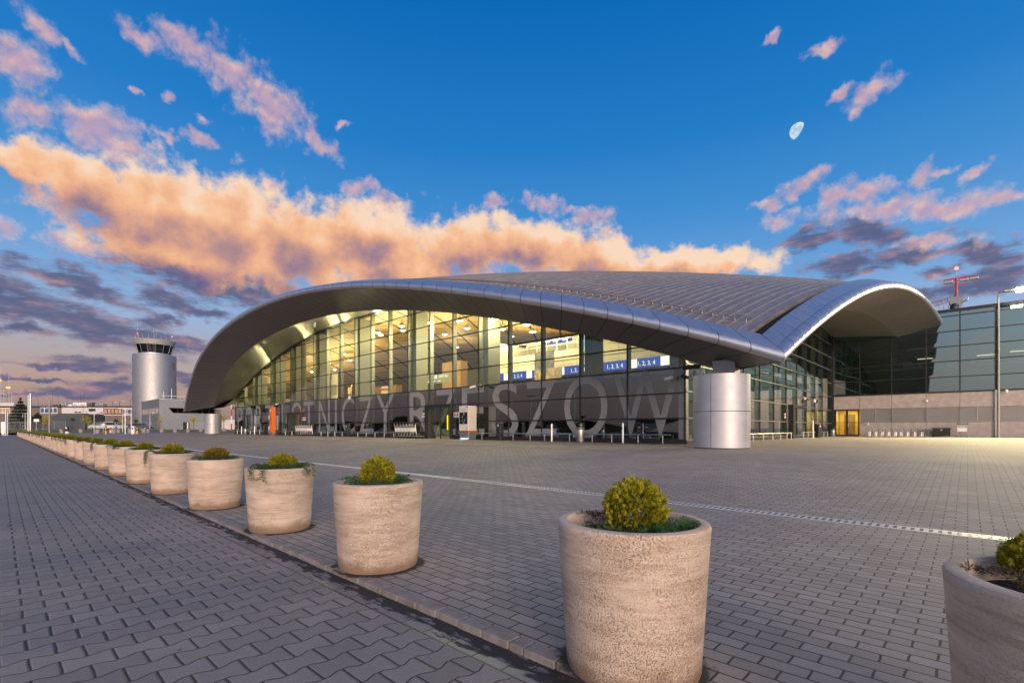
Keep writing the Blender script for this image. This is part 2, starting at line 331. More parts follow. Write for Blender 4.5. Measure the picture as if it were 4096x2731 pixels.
def clad(name, col, rough, metal, var=0.08, aniso=(1, 1, 1), wavy=True):
    m, t = new_mat(name); p = t.v('MULTIPLY', coord(t), aniso)
    n = t.noise(p, 3.0, 6, 0.6); n2 = t.noise(p, 0.35, 3, 0.5)
    a = tuple(c*(1-var) for c in col)+(1,); b = tuple(c*(1+var) for c in col)+(1,)
    setp(t, Base_Color=t.mix(t.smooth(t.m('ADD', t.m('MULTIPLY', n, 0.5), t.m('MULTIPLY', n2, 0.5)), 0.35, 0.65), a, b), Metallic=metal,
         Roughness=t.smooth(n, 0.3, 0.7, rough-0.05, rough+0.07))
    if wavy: bump(t, t.noise(coord(t), 0.9, 2, 0.5), 0.02, 0.25)
    return m
M['nose'] = clad('silver aluminium cladding', (0.52, 0.51, 0.535), 0.36, 0.85, 0.03, (1, 1, 1), False)
M['soffit'] = clad('grey soffit cladding', (0.20, 0.19, 0.19), 0.40, 0.55)
M['soffit_in'] = clad('light metal soffit boards', (0.42, 0.40, 0.36), 0.24, 0.8)
M['pillar'] = clad('silver pillar cladding', (0.43, 0.415, 0.425), 0.5, 0.55)
M['gutter'] = pbr('black roof gutter', (0.012, 0.012, 0.013), 0.7, 0.0, 0.2, 3)
M['glass'] = glass('facade glass', (0.80, 0.89, 0.71, 1), 1.15, 0.055, 0.0, (0.78, 0.95, 0.93, 1))
M['glass_wing'] = glass('mirror glass', (0.30, 0.36, 0.36, 1), 1.3, 0.25, 0.0, (0.54, 0.76, 0.84, 1))
M['glass_dark'] = glass('small window glass', (0.25, 0.29, 0.31, 1), 1.3, 0.14)
def frosted():
    m = bpy.data.materials.new('frosted lettering film'); m.use_nodes = True; t = NT(m.node_tree); t.n.clear()
    tr = t.new('ShaderNodeBsdfTransparent'); tr.inputs[0].default_value = (0.9, 0.9, 0.9, 1)
    d = t.new('ShaderNodeBsdfDiffuse'); d.inputs[0].default_value = (0.42, 0.42, 0.44, 1)
    mx = t.new('ShaderNodeMixShader'); mx.inputs[0].default_value = 0.5; t.l.new(tr.outputs[0], mx.inputs[1]); t.l.new(d.outputs[0], mx.inputs[2])
    o = t.new('ShaderNodeOutputMaterial'); t.l.new(mx.outputs[0], o.inputs[0]); return m
M['film'] = frosted()
M['glass_low'] = glass('dark lower facade glass', (0.13, 0.15, 0.14, 1), 1.3, 0.125, 0.0, (0.72, 0.88, 1.0, 1))

def mat_roof():
    m, t = new_mat('standing seam roof sheet'); p = coord(t)
    n = t.noise(t.v('MULTIPLY', p, (1, 0.12, 1)), 5.0, 5, 0.6)
    setp(t, Base_Color=t.mix(t.smooth(n, 0.3, 0.7), (0.20, 0.175, 0.168, 1), (0.27, 0.24, 0.228, 1)), Metallic=0.5, Roughness=t.smooth(n, 0.3, 0.7, 0.38, 0.5))
    return m
M['roof'] = mat_roof()

def stains(t, p, base, amt=0.18):
    big = t.noise(p, 0.45, 5, 0.6); mid = t.noise(p, 2.6, 5, 0.65)
    col = t.mix(t.smooth(big, 0.35, 0.7, 0.0, 0.55), base, (0.17, 0.155, 0.15, 1), 'MIX')
    return t.mix(t.smooth(mid, 0.55, 0.75, 0.0, amt), col, (0.19, 0.125, 0.09, 1))
def mat_plaza():
    m, t = new_mat('rectangular concrete pavers'); p = coord(t)
    br = t.new('ShaderNodeTexBrick', offset=0.5, offset_frequency=2)
    wob = t.v('SCALE', t.v('SUBTRACT', t.noise(p, 9.0, 2, 0.5, out=1), (0.5, 0.5, 0.5)), scale=0.012)
    t.put(br.inputs['Vector'], t.v('ADD', t.v('ADD', p, (0, 0.02, 0)), wob))
    for k, v in (('Scale', 1.0), ('Mortar Size', 0.0058), ('Mortar Smooth', 0.3), ('Bias', 0.0), ('Brick Width', 0.203), ('Row Height', 0.1015)): br.inputs[k].default_value = v
    br.inputs['Color1'].default_value = (0.0, 0, 0, 1); br.inputs['Color2'].default_value = (1, 1, 1, 1); br.inputs['Mortar'].default_value = (0.5, 0.5, 0.5, 1)
    fac = br.outputs['Fac']
    stone = t.mix(br.outputs['Color'], (0.265, 0.214, 0.184, 1), (0.38, 0.313, 0.275, 1))
    stone = t.mix(t.smooth(t.noise(t.v('MULTIPLY', p, (.25, 1.6, 1)), 1.3, 4, 0.6), 0.55, 0.72, 0.0, 0.45), stone, (0.40, 0.37, 0.35, 1))
    stone = stains(t, p, stone, 0.40)
    stone = t.mix(t.smooth(t.noise(p, 95.0, 3, 0.75), 0.36, 0.64, 0.0, 0.32), stone, (0.11, 0.095, 0.09, 1))
    sp = t.noise(p, 420.0, 2, 0.7)
    stone = t.mix(t.smooth(sp, 0.6, 0.75, 0.0, 0.45), stone, (0.42, 0.4, 0.39, 1))
    stone = t.mix(t.smooth(sp, 0.42, 0.3, 0.0, 0.5), stone, (0.10, 0.095, 0.095, 1))
    setp(t, Base_Color=t.mix(fac, stone, (0.032, 0.029, 0.028, 1)), Roughness=0.78)
    h = t.m('ADD', t.m('MULTIPLY', fac, -1.0), t.m('MULTIPLY', sp, 0.18))
    bump(t, t.m('ADD', h, t.m('MULTIPLY', br.outputs['Color'], 0.25)), 0.006)
    return m
def mat_behaton():
    m, t = new_mat('interlocking bone-shaped pavers'); p = coord(t); x, y, z = t.sep(p)
    L, Wd, A = 0.2, 0.151, 0.0115
    wx = t.m('ADD', x, t.m('MULTIPLY', t.m('SUBTRACT', t.noise(p, 6.0, 2, 0.5), 0.5), 0.012))
    wy = t.m('ADD', y, t.m('MULTIPLY', t.m('SUBTRACT', t.noise(t.v('ADD', p, (7, 3, 0)), 6.0, 2, 0.5), 0.5), 0.012))
    a = t.m('DIVIDE', wy, L); b = t.m('DIVIDE', wx, Wd)
    fa = t.m('FRACT', a)
    tri = t.m('SUBTRACT', t.m('MULTIPLY', t.m('ABSOLUTE', t.m('SUBTRACT', fa, 0.5)), 4.0), 1.0)     # +1 at the block ends, -1 at the middle
    trap = t.m('MINIMUM', t.m('MAXIMUM', t.m('MULTIPLY', tri, 2.2), -1.0), 1.0)
    n = t.m('ROUND', b); par = t.m('FLOORED_MODULO', n, 2.0)
    sgn = t.m('SUBTRACT', 1.0, t.m('MULTIPLY', par, 2.0))
    off = t.m('MULTIPLY', t.m('MULTIPLY', sgn, trap), A)
    dl = t.m('SUBTRACT', t.m('MULTIPLY', t.m('SUBTRACT', b, n), Wd), off)
    d1 = t.m('ABSOLUTE', dl)
    row = t.m('ADD', n, t.m('GREATER_THAN', dl, 0.0))                  # block row
    rp = t.m('FLOORED_MODULO', row, 2.0)
    fb = t.m('FRACT', t.m('ADD', a, t.m('MULTIPLY_ADD', rp, 0.5, 0.5)))
    d2 = t.m('MULTIPLY', t.m('ABSOLUTE', t.m('SUBTRACT', fb, 0.5)), L)
    dd = t.m('MINIMUM', t.m('MULTIPLY', d1, 1.15), t.m('MULTIPLY', d2, 0.8))
    j = t.smooth(dd, 0.0018, 0.0062, 1.0, 0.0)
    wn = t.new('ShaderNodeTexWhiteNoise', noise_dimensions='2D')
    t.put(wn.inputs['Vector'], t.xyz(row, t.m('FLOOR', t.m('ADD', a, t.m('MULTIPLY_ADD', rp, 0.5, 0.0))), 0.0))
    stone = t.mix(wn.outputs[0], (0.235, 0.196, 0.172, 1), (0.315, 0.264, 0.235, 1))
    stone = stains(t, p, stone, 0.16)
    stone = t.mix(t.smooth(t.noise(t.v('MULTIPLY', p, (1.0, .6, 1)), 1.1, 5, 0.6), 0.60, 0.70, 0.0, 0.45), stone, (0.10, 0.095, 0.10, 1))
    stone = t.mix(t.smooth(t.noise(p, 95.0, 3, 0.75), 0.36, 0.64, 0.0, 0.34), stone, (0.10, 0.09, 0.087, 1))
    sp = t.noise(p, 380.0, 2, 0.7)
    stone = t.mix(t.smooth(sp, 0.6, 0.75, 0.0, 0.5), stone, (0.38, 0.37, 0.36, 1))
    stone = t.mix(t.smooth(sp, 0.42, 0.3, 0.0, 0.5), stone, (0.085, 0.08, 0.083, 1))
    setp(t, Base_Color=t.mix(j, stone, (0.03, 0.028, 0.028, 1)), Roughness=0.75)
    h = t.m('ADD', t.smooth(dd, 0.001, 0.011), t.m('MULTIPLY', sp, 0.12))
    bump(t, t.m('ADD', h, t.m('MULTIPLY', wn.outputs[0], 0.2)), 0.008)
    return m
def mat_gutter_pavers():
    m, t = new_mat('damp gutter pavers'); p = coord(t)
    br = t.new('ShaderNodeTexBrick', offset=0.5, offset_frequency=2)
    t.put(br.inputs['Vector'], t.v('ADD', p, (0.06, 0.0, 0)))
    for k, v in (('Scale', 1.0), ('Mortar Size', 0.007), ('Mortar Smooth', 0.3), ('Bias', 0.0), ('Brick Width', 0.203), ('Row Height', 0.1)): br.inputs[k].default_value = v
    br.inputs['Color1'].default_value = (0.13, 0.128, 0.135, 1); br.inputs['Color2'].default_value = (0.19, 0.18, 0.182, 1); br.inputs['Mortar'].default_value = (0.02, 0.019, 0.019, 1)
    x, y, z = t.sep(p)
    n = t.noise(t.v('MULTIPLY', p, (0.8, 2.2, 1)), 7.0, 6, 0.65)
    dirt = t.smooth(t.m('ADD', n, t.smooth(y, 1.50, 1.78, -0.16, 0.20)), 0.57, 0.64)
    soil = t.mix(t.noise(p, 160.0, 3, 0.7), (0.006, 0.006, 0.006, 1), (0.05, 0.045, 0.04, 1))
    setp(t, Base_Color=t.mix(dirt, br.outputs['Color'], soil), Roughness=t.mix(dirt, (0.42, 0.42, 0.42, 1), (0.8, 0.8, 0.8, 1)))
    h = t.m('ADD', t.m('MULTIPLY', br.outputs['Fac'], -1.0), t.m('MULTIPLY', dirt, t.m('MULTIPLY_ADD', t.noise(p, 160.0, 3, 0.7), 1.6, 0.1)))
    bump(t, h, 0.006)
    return m
M['plaza'] = mat_plaza(); M['behaton'] = mat_behaton(); M['gutterpave'] = mat_gutter_pavers()
M['kerb'] = pbr('kerb stone', (0.2, 0.172, 0.16), 0.85, 0.0, 0.2, 12, 0.004)
M['grate'] = pbr('pale drain grating', (0.52, 0.48, 0.46), 0.55, 0.0, 0.08, 20)
M['dark_pave'] = pbr('dark granite band', (0.075, 0.07, 0.07), 0.7, 0.0, 0.2, 5, 0.003)
M['asphalt'] = pbr('asphalt', (0.05, 0.05, 0.052), 0.85, 0.0, 0.2, 3, 0.004)

def mat_grass():
    m, t = new_mat('short grass'); p = coord(t); n = t.noise(p, 3.0, 6, 0.7)
    setp(t, Base_Color=t.mix(t.smooth(n, 0.3, 0.7), (0.085, 0.11, 0.025, 1), (0.17, 0.18, 0.05, 1)), Roughness=0.95)
    bump(t, t.noise(p, 40, 3, 0.7), 0.05); return m
M['grass'] = mat_grass()

def mat_pot():
    m, t = new_mat('banded travertine-like concrete'); p = coord(t)
    oi = t.new('ShaderNodeObjectInfo'); q = t.v('ADD', p, t.v('SCALE', t.xyz(oi.outputs['Random'], oi.outputs['Random'], oi.outputs['Random']), scale=37.0))
    band = t.noise(t.v('MULTIPLY', q, (1.0, 1.0, 5.5)), 2.3, 6, 0.66, dist=0.1)
    thin = t.noise(t.v('MULTIPLY', q, (1.6, 1.6, 16.0)), 3.0, 6, 0.66)
    fine = t.noise(q, 120.0, 3, 0.7); pit = t.noise(q, 150.0, 3, 0.75)
    c = t.mix(t.smooth(band, 0.35, 0.62), (0.58, 0.445, 0.35, 1), (0.47, 0.35, 0.265, 1))
    c = t.mix(t.m('MULTIPLY', oi.outputs['Random'], 0.2), c, (0.40, 0.315, 0.26, 1))
    c = t.mix(t.smooth(t.m('ADD', thin, t.m('MULTIPLY', t.m('SUBTRACT', band, 0.5), 0.5)), 0.54, 0.62, 0.0, 0.55), c, (0.38, 0.265, 0.185, 1))
    c = t.mix(t.smooth(thin, 0.44, 0.36, 0.0, 0.5), c, (0.64, 0.53, 0.45, 1))
    zone = t.smooth(t.noise(q, 1.7, 4, 0.6), 0.42, 0.62)
    pits = t.m('MULTIPLY', t.smooth(pit, 0.54, 0.63), t.m('MULTIPLY_ADD', zone, 0.85, 0.15))
    c = t.mix(t.m('MULTIPLY', pits, 0.45), c, (0.27, 0.195, 0.145, 1))
    x, y, z = t.sep(p)
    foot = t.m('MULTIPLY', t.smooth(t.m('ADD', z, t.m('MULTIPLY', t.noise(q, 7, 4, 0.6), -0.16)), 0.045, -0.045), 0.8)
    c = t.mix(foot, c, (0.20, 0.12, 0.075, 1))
    setp(t, Base_Color=c, Roughness=0.82, Specular_IOR_Level=0.3)
    bump(t, t.m('ADD', t.m('MULTIPLY', pits, -1.0), t.m('ADD', t.m('MULTIPLY', fine, 0.3), t.m('MULTIPLY', thin, 0.4))), 0.005)
    return m
M['pot'] = mat_pot()
M['soil'] = pbr('bark mulch', (0.028, 0.02, 0.015), 0.95, 0.0, 0.5, 40, 0.02)

def leafmat(name, cols, transl=0.25):
    m, t = new_mat(name); g = t.new('ShaderNodeNewGeometry')
    oi = t.new('ShaderNodeObjectInfo')
    f = t.m('FRACT', t.m('ADD', g.outputs['Random Per Island'], t.m('MULTIPLY', oi.outputs['Random'], 0.15)))
    st = [(i/(len(cols)-1), c) for i, c in enumerate(cols)]
    c = t.ramp(f, st)
    setp(t, Base_Color=c, Roughness=0.6, Specular_IOR_Level=0.25)
    tl = t.new('ShaderNodeBsdfTranslucent'); t.put(tl.inputs[0], c)
    mx = t.new('ShaderNodeMixShader'); mx.inputs[0].default_value = transl
    t.l.new(t.b.outputs[0], mx.inputs[1]); t.l.new(tl.outputs[0], mx.inputs[2]); t.l.new(mx.outputs[0], t.out.inputs[0])
    return m
M['thuja'] = leafmat('golden thuja sprays', [(0.07, 0.09, 0.008, 1), (0.16, 0.17, 0.010, 1), (0.28, 0.255, 0.012, 1), (0.42, 0.33, 0.02, 1), (0.12, 0.14, 0.012, 1)])
M['thuja_dry'] = leafmat('browned thuja sprays', [(0.10, 0.09, 0.01, 1), (0.2, 0.15, 0.01, 1), (0.26, 0.13, 0.03, 1), (0.12, 0.11, 0.01, 1)])
M['juniper'] = leafmat('green juniper needles', [(0.022, 0.055, 0.02, 1), (0.045, 0.10, 0.03, 1), (0.07, 0.14, 0.045, 1), (0.03, 0.075, 0.04, 1)])
M['juniper_dry'] = leafmat('withered juniper twigs', [(0.04, 0.03, 0.02, 1), (0.09, 0.06, 0.04, 1), (0.03, 0.03, 0.02, 1)])
M['young'] = leafmat('yellow-green young leaves', [(0.28, 0.27, 0.03, 1), (0.48, 0.40, 0.04, 1), (0.6, 0.46, 0.06, 1)])
M['green'] = leafmat('mid green leaves', [(0.03, 0.06, 0.015, 1), (0.06, 0.10, 0.02, 1), (0.1, 0.14, 0.03, 1)])
M['pine'] = leafmat('dark pine needles', [(0.012, 0.02, 0.014, 1), (0.022, 0.034, 0.02, 1), (0.03, 0.045, 0.024, 1)], 0.1)

# ------------------------------------------------------------------ ground
ZG = 0.37                                          # apron level along the terminal
def sst(x, a, b):
    u = min(max((x-a)/(b-a), 0), 1); return u*u*(3-2*u)
def gz(X, Y):
    r = ZG*min(max((Y-6.95)/6.8, 0), 1)
    return max(r, 0.33*sst(-X, 68, 78)*sst(Y, 3.6, 6.0))
mb = MB(); mb.face([(-4000, -4000, -0.09), (4000, -4000, -0.09), (4000, 4000, -0.09), (-4000, 4000, -0.09)])
struct('ground', mb, M['asphalt'])
mb = MB(); mb.face([(-160, -60, -0.03), (40, -60, -0.03), (40, 1.585, -0.03), (-160, 1.585, -0.03)])
struct('road_paving', mb, M['behaton'])
mb = MB(); mb.face([(-160, 1.585, -0.034), (40, 1.585, -0.034), (40, 1.80, -0.034), (-160, 1.80, -0.034)])
struct('gutter_paving', mb, M['gutterpave'])
mb = MB()
rk = random.Random(4); x = -9.0
while x < 3.0:                                     # the first row of pavers stands as a low kerb
    l = 0.2 if rk.random() < 0.8 else 0.1
    mb.bevbox(x, 1.78+rk.uniform(-.004, .004), -0.034, x+l-0.006, 1.878, 0.003+rk.uniform(0, .004), 0.006); x += l
mb.box(-160, 1.782, -0.034, -9.0, 1.878, 0.004)
struct('kerb', mb, M['kerb'])
xs = [-160, -120, -100, -90, -84, -80, -78, -76, -74, -72, -70, -68, -66, -60, -50, -40, -30, -20, -12, -6, 0, 6, 40]
ys = [1.878, 3.5, 4, 4.5, 5, 5.5, 6, 6.6, 6.95, 7.5, 8.5, 10, 12, 13.75, 16, 20, 30, 45, 62]
mb = MB(); mb.grid([[(X, Y, gz(X, Y)) for X in xs] for Y in ys])
struct('plaza_paving', mb, M['plaza'])
# drainage channel across the plaza with two rows of slots near the viewer
mb = MB(); mb.k = 0
y0, y1 = 6.70, 6.95
mb.box(-64, y0, -0.05, 40, y1, 0.002)
mb2 = MB()
for i in range(-110, 20):
    for j in range(2):
        X = i*0.075; mb2.box(X, y0+0.055+j*0.085, 0.0, X+0.032, y0+0.095+j*0.085, 0.0065)
st = struct('drain_channel', mb, M['grate'])
g = obj('grate_slot', mb2, M['black'], st)
mb = MB(); mb.box(-70, 13.72, ZG-0.02, -9, 13.80, ZG+0.004)
mb.grid([[(-71, Y, ZG+0.004), (-9.0, Y, ZG+0.004)] for Y in (20.9, 22.28)])
struct('granite_band', mb, M['dark_pave'])
# grass verge behind the far planters
mb = MB()
def far(e, n): return (e*0.7279-n*0.6857, e*0.6857+n*0.7279)
def gzf(n): return 0.33+0.52*min(max((n-88)/14, 0), 1)
mb.grid([[far(e, n)+(gzf(n)+.012,) for e in (-125, -100, -70, -44)] for n in (85.5, 88, 92, 97, 102, 106, 126)])
o = obj('grass', mb, M['grass']); o['kind'] = 'stuff'; o['label'] = 'strip of short green grass behind the far planters'
mb = MB(); mb.grid([[far(e, n)+(0.85,) for e in (-400, -200, -100, 0, 60)] for n in (106.2, 125, 160, 400)])
struct('service_yard', mb, M['asphalt'])
# fallen leaves and grit
mb = MB(); rl = random.Random(8)
for i in range(260):
    X = rl.uniform(-34, 4); Y = rl.uniform(2.0, 40) if rl.random() < .7 else rl.uniform(-4, 1.6)
    if X > -9.8 or Y < 20:
        z = (gz(X, Y) if Y > 1.9 else -0.03)+0.006; s = rl.uniform(.012, .035); a = rl.uniform(0, 6.3)
        c, n = math.cos(a)*s, math.sin(a)*s
        mb.face([(X-c, Y-n, z), (X+n*.5, Y-c*.5, z+s*.25), (X+c, Y+n, z+.003), (X-n*.5, Y+c*.5, z+.002)])
M['deadleaf'] = leafmat('dry leaves', [(0.05, 0.03, 0.015, 1), (0.12, 0.08, 0.04, 1), (0.03, 0.03, 0.025, 1)])
o = obj('fallen_leaves', mb, M['deadleaf']); o['kind'] = 'stuff'; o['label'] = 'scattered dry leaves on the paving'
mb = MB(); rl = random.Random(15)
for (X, Y) in ((-1.9, .30), (-2.25, .05), (-2.0, -.28), (-2.6, -.15), (-2.9, .62), (-1.6, -.1), (-3.6, .3), (-1.33, 1.72), (-1.05, 1.76), (-2.52, 1.75)):
    for k in range(9):
        a = rl.uniform(0, 6.3); h = rl.uniform(.012, .03); r = rl.uniform(.004, .02); w = .0022
        bx, by = X+rl.uniform(-.012, .012), Y+rl.uniform(-.012, .012)
        mb.face([(bx-w, by, -.03), (bx+w, by, -.03), (bx+r*math.cos(a), by+r*math.sin(a), -.03+h)])
o = obj('weeds', mb, M['green']); o['kind'] = 'stuff'; o['label'] = 'tiny grass tufts growing in the paving joints'

# ------------------------------------------------------------------ planters along the kerb
def spray(mb, p, d, up, L, w, rng, n=5):
    """a flat fern-like spray: a stem blade with side blades"""
    d = d.normalized(); s = d.cross(up)
    if s.length < 1e-3: s = d.cross(Vector((1, 0, 0)))
    s.normalize()
    def blade(a, dr, l, ww):
        q = dr.cross(s.cross(d)).normalized()*ww if False else s*ww
        e = a+dr*l; m = a+dr*l*.55
        side = dr.cross(nrm).normalized()*ww
        i = len(mb.v); mb.v += [tuple(a), tuple(m+side), tuple(e), tuple(m-side)]; mb.f.append((i, i+1, i+2, i+3)); mb.mi.append(0)
    nrm = d.cross(s).normalized()
    blade(p, d, L, w)
    for k in range(n-1):
        t = .15+.6*k/(n-1); sg = 1 if k % 2 else -1
        blade(p+d*L*t, (d*.75+s*sg*.75+nrm*rng.uniform(-.2, .2)).normalized(), L*(.62-.3*t), w*.85)
def make_thuja(seed, N=1350, r=0.135, sz=0.95):
    rng = random.Random(seed); mb = MB()
    for k in range(N):
        z = 1-2*(k+.5)/N*0.86; ph = k*2.39996+rng.uniform(-.25, .25); q = math.sqrt(max(0, 1-z*z))
        n = Vector((q*math.cos(ph), q*math.sin(ph), z))
        lump = 1+0.10*math.sin(3.1*ph+seed)*math.cos(4*z+seed)+rng.uniform(-.10, .05)
        rr = r*lump*(0.45+.51*rng.random()**.4)
        p = Vector((n.x*rr, n.y*rr, n.z*rr*sz+r*sz*.78))
        d = (n*.75+Vector((0, 0, .62))+Vector((rng.uniform(-.35, .35), rng.uniform(-.35, .35), rng.uniform(-.2, .3)))).normalized()
        a = rng.uniform(0, 6.3); up = Vector((math.cos(a), math.sin(a), rng.uniform(-.3, .3)))
        spray(mb, p, d, up, rng.uniform(.024, .042), rng.uniform(.0032, .0052), rng)
    mb.tube([(0, 0, -.02), (0, 0, r)], .012, 6)
    return mb
def make_juniper(seed, strands, hang, rim=0.30, sector=(0, 6.3)):
    rng = random.Random(seed); mb = MB()
    def strand(pts, L0):
        for k in range(len(pts)-1):
            a, b = Vector(pts[k]), Vector(pts[k+1])
            m = max(int((b-a).length/.007), 1)
            for j in range(m):
                p = a.lerp(b, j/m); d = (b-a).normalized()
                d = (d*.8+Vector((rng.uniform(-1, 1), rng.uniform(-1, 1), rng.uniform(-.1, 1.0)))*.75).normalized()
                an = rng.uniform(0, 6.3)
                spray(mb, p, d, Vector((math.cos(an), math.sin(an), .4)), L0*rng.uniform(.7, 1.2), .0022, rng, 3)
    for k in range(strands):
        a = rng.uniform(*sector); a2 = a+rng.uniform(-.7, .7); r0, r1 = rng.uniform(.08, .18), rng.uniform(.2, rim)
        h = rng.uniform(.01, .075)
        strand([(r0*math.cos(a), r0*math.sin(a), .0), ((r0+r1)/2*math.cos((a+a2)/2), (r0+r1)/2*math.sin((a+a2)/2), h), (r1*math.cos(a2), r1*math.sin(a2), h*.9)], .032)
    for a, l in hang:
        for q in range(9):
            da = a+rng.uniform(-.22, .22); ll = l*rng.uniform(.35, 1.0); c, s = math.cos(da), math.sin(da)
            strand([(.22*c, .22*s, .03), (.32*c, .32*s, .085), (.385*c, .385*s, .06), (.40*c, .40*s, .06-ll*.6), (.405*c+rng.uniform(-.05, .05), .405*s, .06-ll)], .03)
    return mb
pot = MB(); pot.lathe([(0.285, 0), (0.300, 0.008), (0.307, 0.03), (0.348, 0.640), (0.350, 0.655), (0.344, 0.668), (0.334, 0.672), (0.306, 0.672), (0.298, 0.664), (0.288, 0.56)], n=56, cap=False)
def mat_grime_shade():
    m, t = new_mat('soil and painted contact shade round the pot foot'); p = coord(t); x, y, z = t.sep(p)
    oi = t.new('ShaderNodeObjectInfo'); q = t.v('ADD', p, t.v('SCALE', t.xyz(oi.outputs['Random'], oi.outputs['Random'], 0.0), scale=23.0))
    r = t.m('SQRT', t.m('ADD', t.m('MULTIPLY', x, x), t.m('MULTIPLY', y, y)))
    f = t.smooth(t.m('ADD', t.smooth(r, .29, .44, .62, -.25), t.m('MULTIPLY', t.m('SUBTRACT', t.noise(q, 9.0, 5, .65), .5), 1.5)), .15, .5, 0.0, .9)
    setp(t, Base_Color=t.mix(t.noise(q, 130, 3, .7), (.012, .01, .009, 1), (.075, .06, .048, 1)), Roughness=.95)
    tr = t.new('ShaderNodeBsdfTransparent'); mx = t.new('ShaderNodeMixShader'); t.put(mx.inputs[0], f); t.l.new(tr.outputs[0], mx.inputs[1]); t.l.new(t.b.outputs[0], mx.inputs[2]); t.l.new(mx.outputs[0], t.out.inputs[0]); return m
grime_shade = MB(); grime_shade.lathe([(.27, .0045), (.46, .0045)], n=40, cap=False)  # flat ring of soil, with contact shade painted in round the foot
rp = random.Random(31)
def wobble(mb, rng, amt):
    ph = [rng.uniform(0, 6.3) for _ in range(4)]
    mb.v = [(x*(1+amt*math.sin(2*math.atan2(y, x)+ph[0])+amt*.6*math.sin(5*z+ph[1])), y*(1+amt*math.sin(3*math.atan2(y, x)+ph[2])), z) for x, y, z in mb.v]
wobble(pot, rp, 0.006)
soil = MB(); soil.lathe([(1e-4, 0.645-.02), (0.15, 0.632-.02), (0.292, 0.60)], n=32, cap=False)
PX = [0.29, -1.127, -3.44, -5.46, -7.62, -9.88, -12.13, -14.38, -16.75, -19.2, -21.62, -24.09, -26.6, -28.93, -31.25]
rs = random.Random(12)
while PX[-1] > -93: PX.append(PX[-1]-2.33+rs.uniform(-.12, .12))
proto = thing('planter', '', 'planter', (0, 0, 0))
po = obj('pot', pot, M['pot'], proto, smooth=40); obj('soil', soil, M['soil'], proto, smooth='all'); obj('base_grime_shade', grime_shade, mat_grime_shade(), proto)
thv = [make_thuja(s) for s in (3, 11, 23)]
thm = [obj('globe_shrub', b, M['thuja']) for b in thv]
juv = [make_juniper(5, 62, []), make_juniper(6, 80, [(3.9, .16), (5.6, .10)]), make_juniper(9, 66, [(4.3, .26)]), make_juniper(14, 52, [], .31, (-1.3, .9)), make_juniper(17, 70, [(5.3, .2), (0.4, .12)])]
jum = [obj('creeping_juniper', b, M['juniper']) for b in juv]
used = set()
jpick = {0: 3, 1: 3, 2: 0, 3: 4, 4: 0, 5: 2, 6: 0, 7: 1, 8: 2, 9: 0, 10: 1}
for i, X in enumerate(PX):
    Y = {0: 2.03, 1: 2.005, 2: 2.09, 3: 2.11, 4: 2.07}.get(i, 2.05)
    if i == 0: lab = 'beige banded concrete planter cut off by the right edge of the photo'
    elif i == 1: lab = 'largest beige banded concrete planter, complete one nearest the viewer'
    else: lab = 'beige banded concrete planter, %s in the kerb row behind the largest one' % ORD[i-2]
    if i == 0: r = proto; r.location = (X, Y, 0); r['label'] = lab; r['group'] = 'concrete planters along the kerb'
    else: r = dup(proto, (X, Y, 0), rs.uniform(0, 6.28), lab, (.972, .972, 1.0) if i == 1 else None)
    k = (i*2+1) % 3
    who = 'in the planter cut off by the right edge' if i == 0 else ('in the largest planter' if i == 1 else 'in the %s planter behind the largest one' % ORD[i-2])
    if k in used: s = thm[k].copy(); C.objects.link(s)
    else: s = thm[k]; used.add(k)
    sc = {0: 1.0, 1: .97, 2: .98}.get(i, rs.uniform(.94, 1.12)); s.location = (X+rs.uniform(-.02, .02), Y+rs.uniform(-.02, .02), .615); s.scale = (sc*(1 if i in (1, 2) else 1.1), sc*(1 if i in (1, 2) else 1.1), sc*(1.05 if i in (0, 1, 2) else .88)); s.rotation_euler = (0, 0, rs.uniform(0, 6.28))
    if i == 0: s.location = (X-.13, Y+.13, .62); s.scale = (.64, .64, .62)
    if i == 4: s.material_slots[0].link = 'OBJECT'; s.material_slots[0].material = M['thuja_dry']
    tag(s, 'golden green globe thuja %s' % who, 'shrub', 'globe thujas in the planters')
    jk = jpick.get(i, rs.choice([0, 1, 2, 4]))
    if ('j', jk) in used: j = jum[jk].copy(); C.objects.link(j)
    else: j = jum[jk]; used.add(('j', jk))
    j.location = (X, Y, .635 if i > 1 else .60); j.rotation_euler = (0, 0, 0 if jk in (2, 3, 4) else rs.uniform(-.6, .6))
    tag(j, 'dark green creeping juniper %s' % who, 'juniper', 'creeping junipers in the planters')
# the half-withered twigs in the two nearest planters
wt = obj('withered_twig', make_juniper(41, 9, [], .34, (2.6, 4.6)), M['juniper_dry'], None, loc=(-1.11, 2.03, .61)); tag(wt, 'brown withered juniper twigs at the left rim of the largest planter', 'dry twigs', 'withered twigs in the nearest planters')
w2 = wt.copy(); C.objects.link(w2); w2.location = (.29, 2.03, .61); w2['label'] = 'brown withered juniper twigs in the planter cut off at the right'
for q, k in enumerate(range(3)):
    if k not in used: bpy.data.objects.remove(thm[k])
for k in range(5):
    if ('j', k) not in used: bpy.data.objects.remove(jum[k])
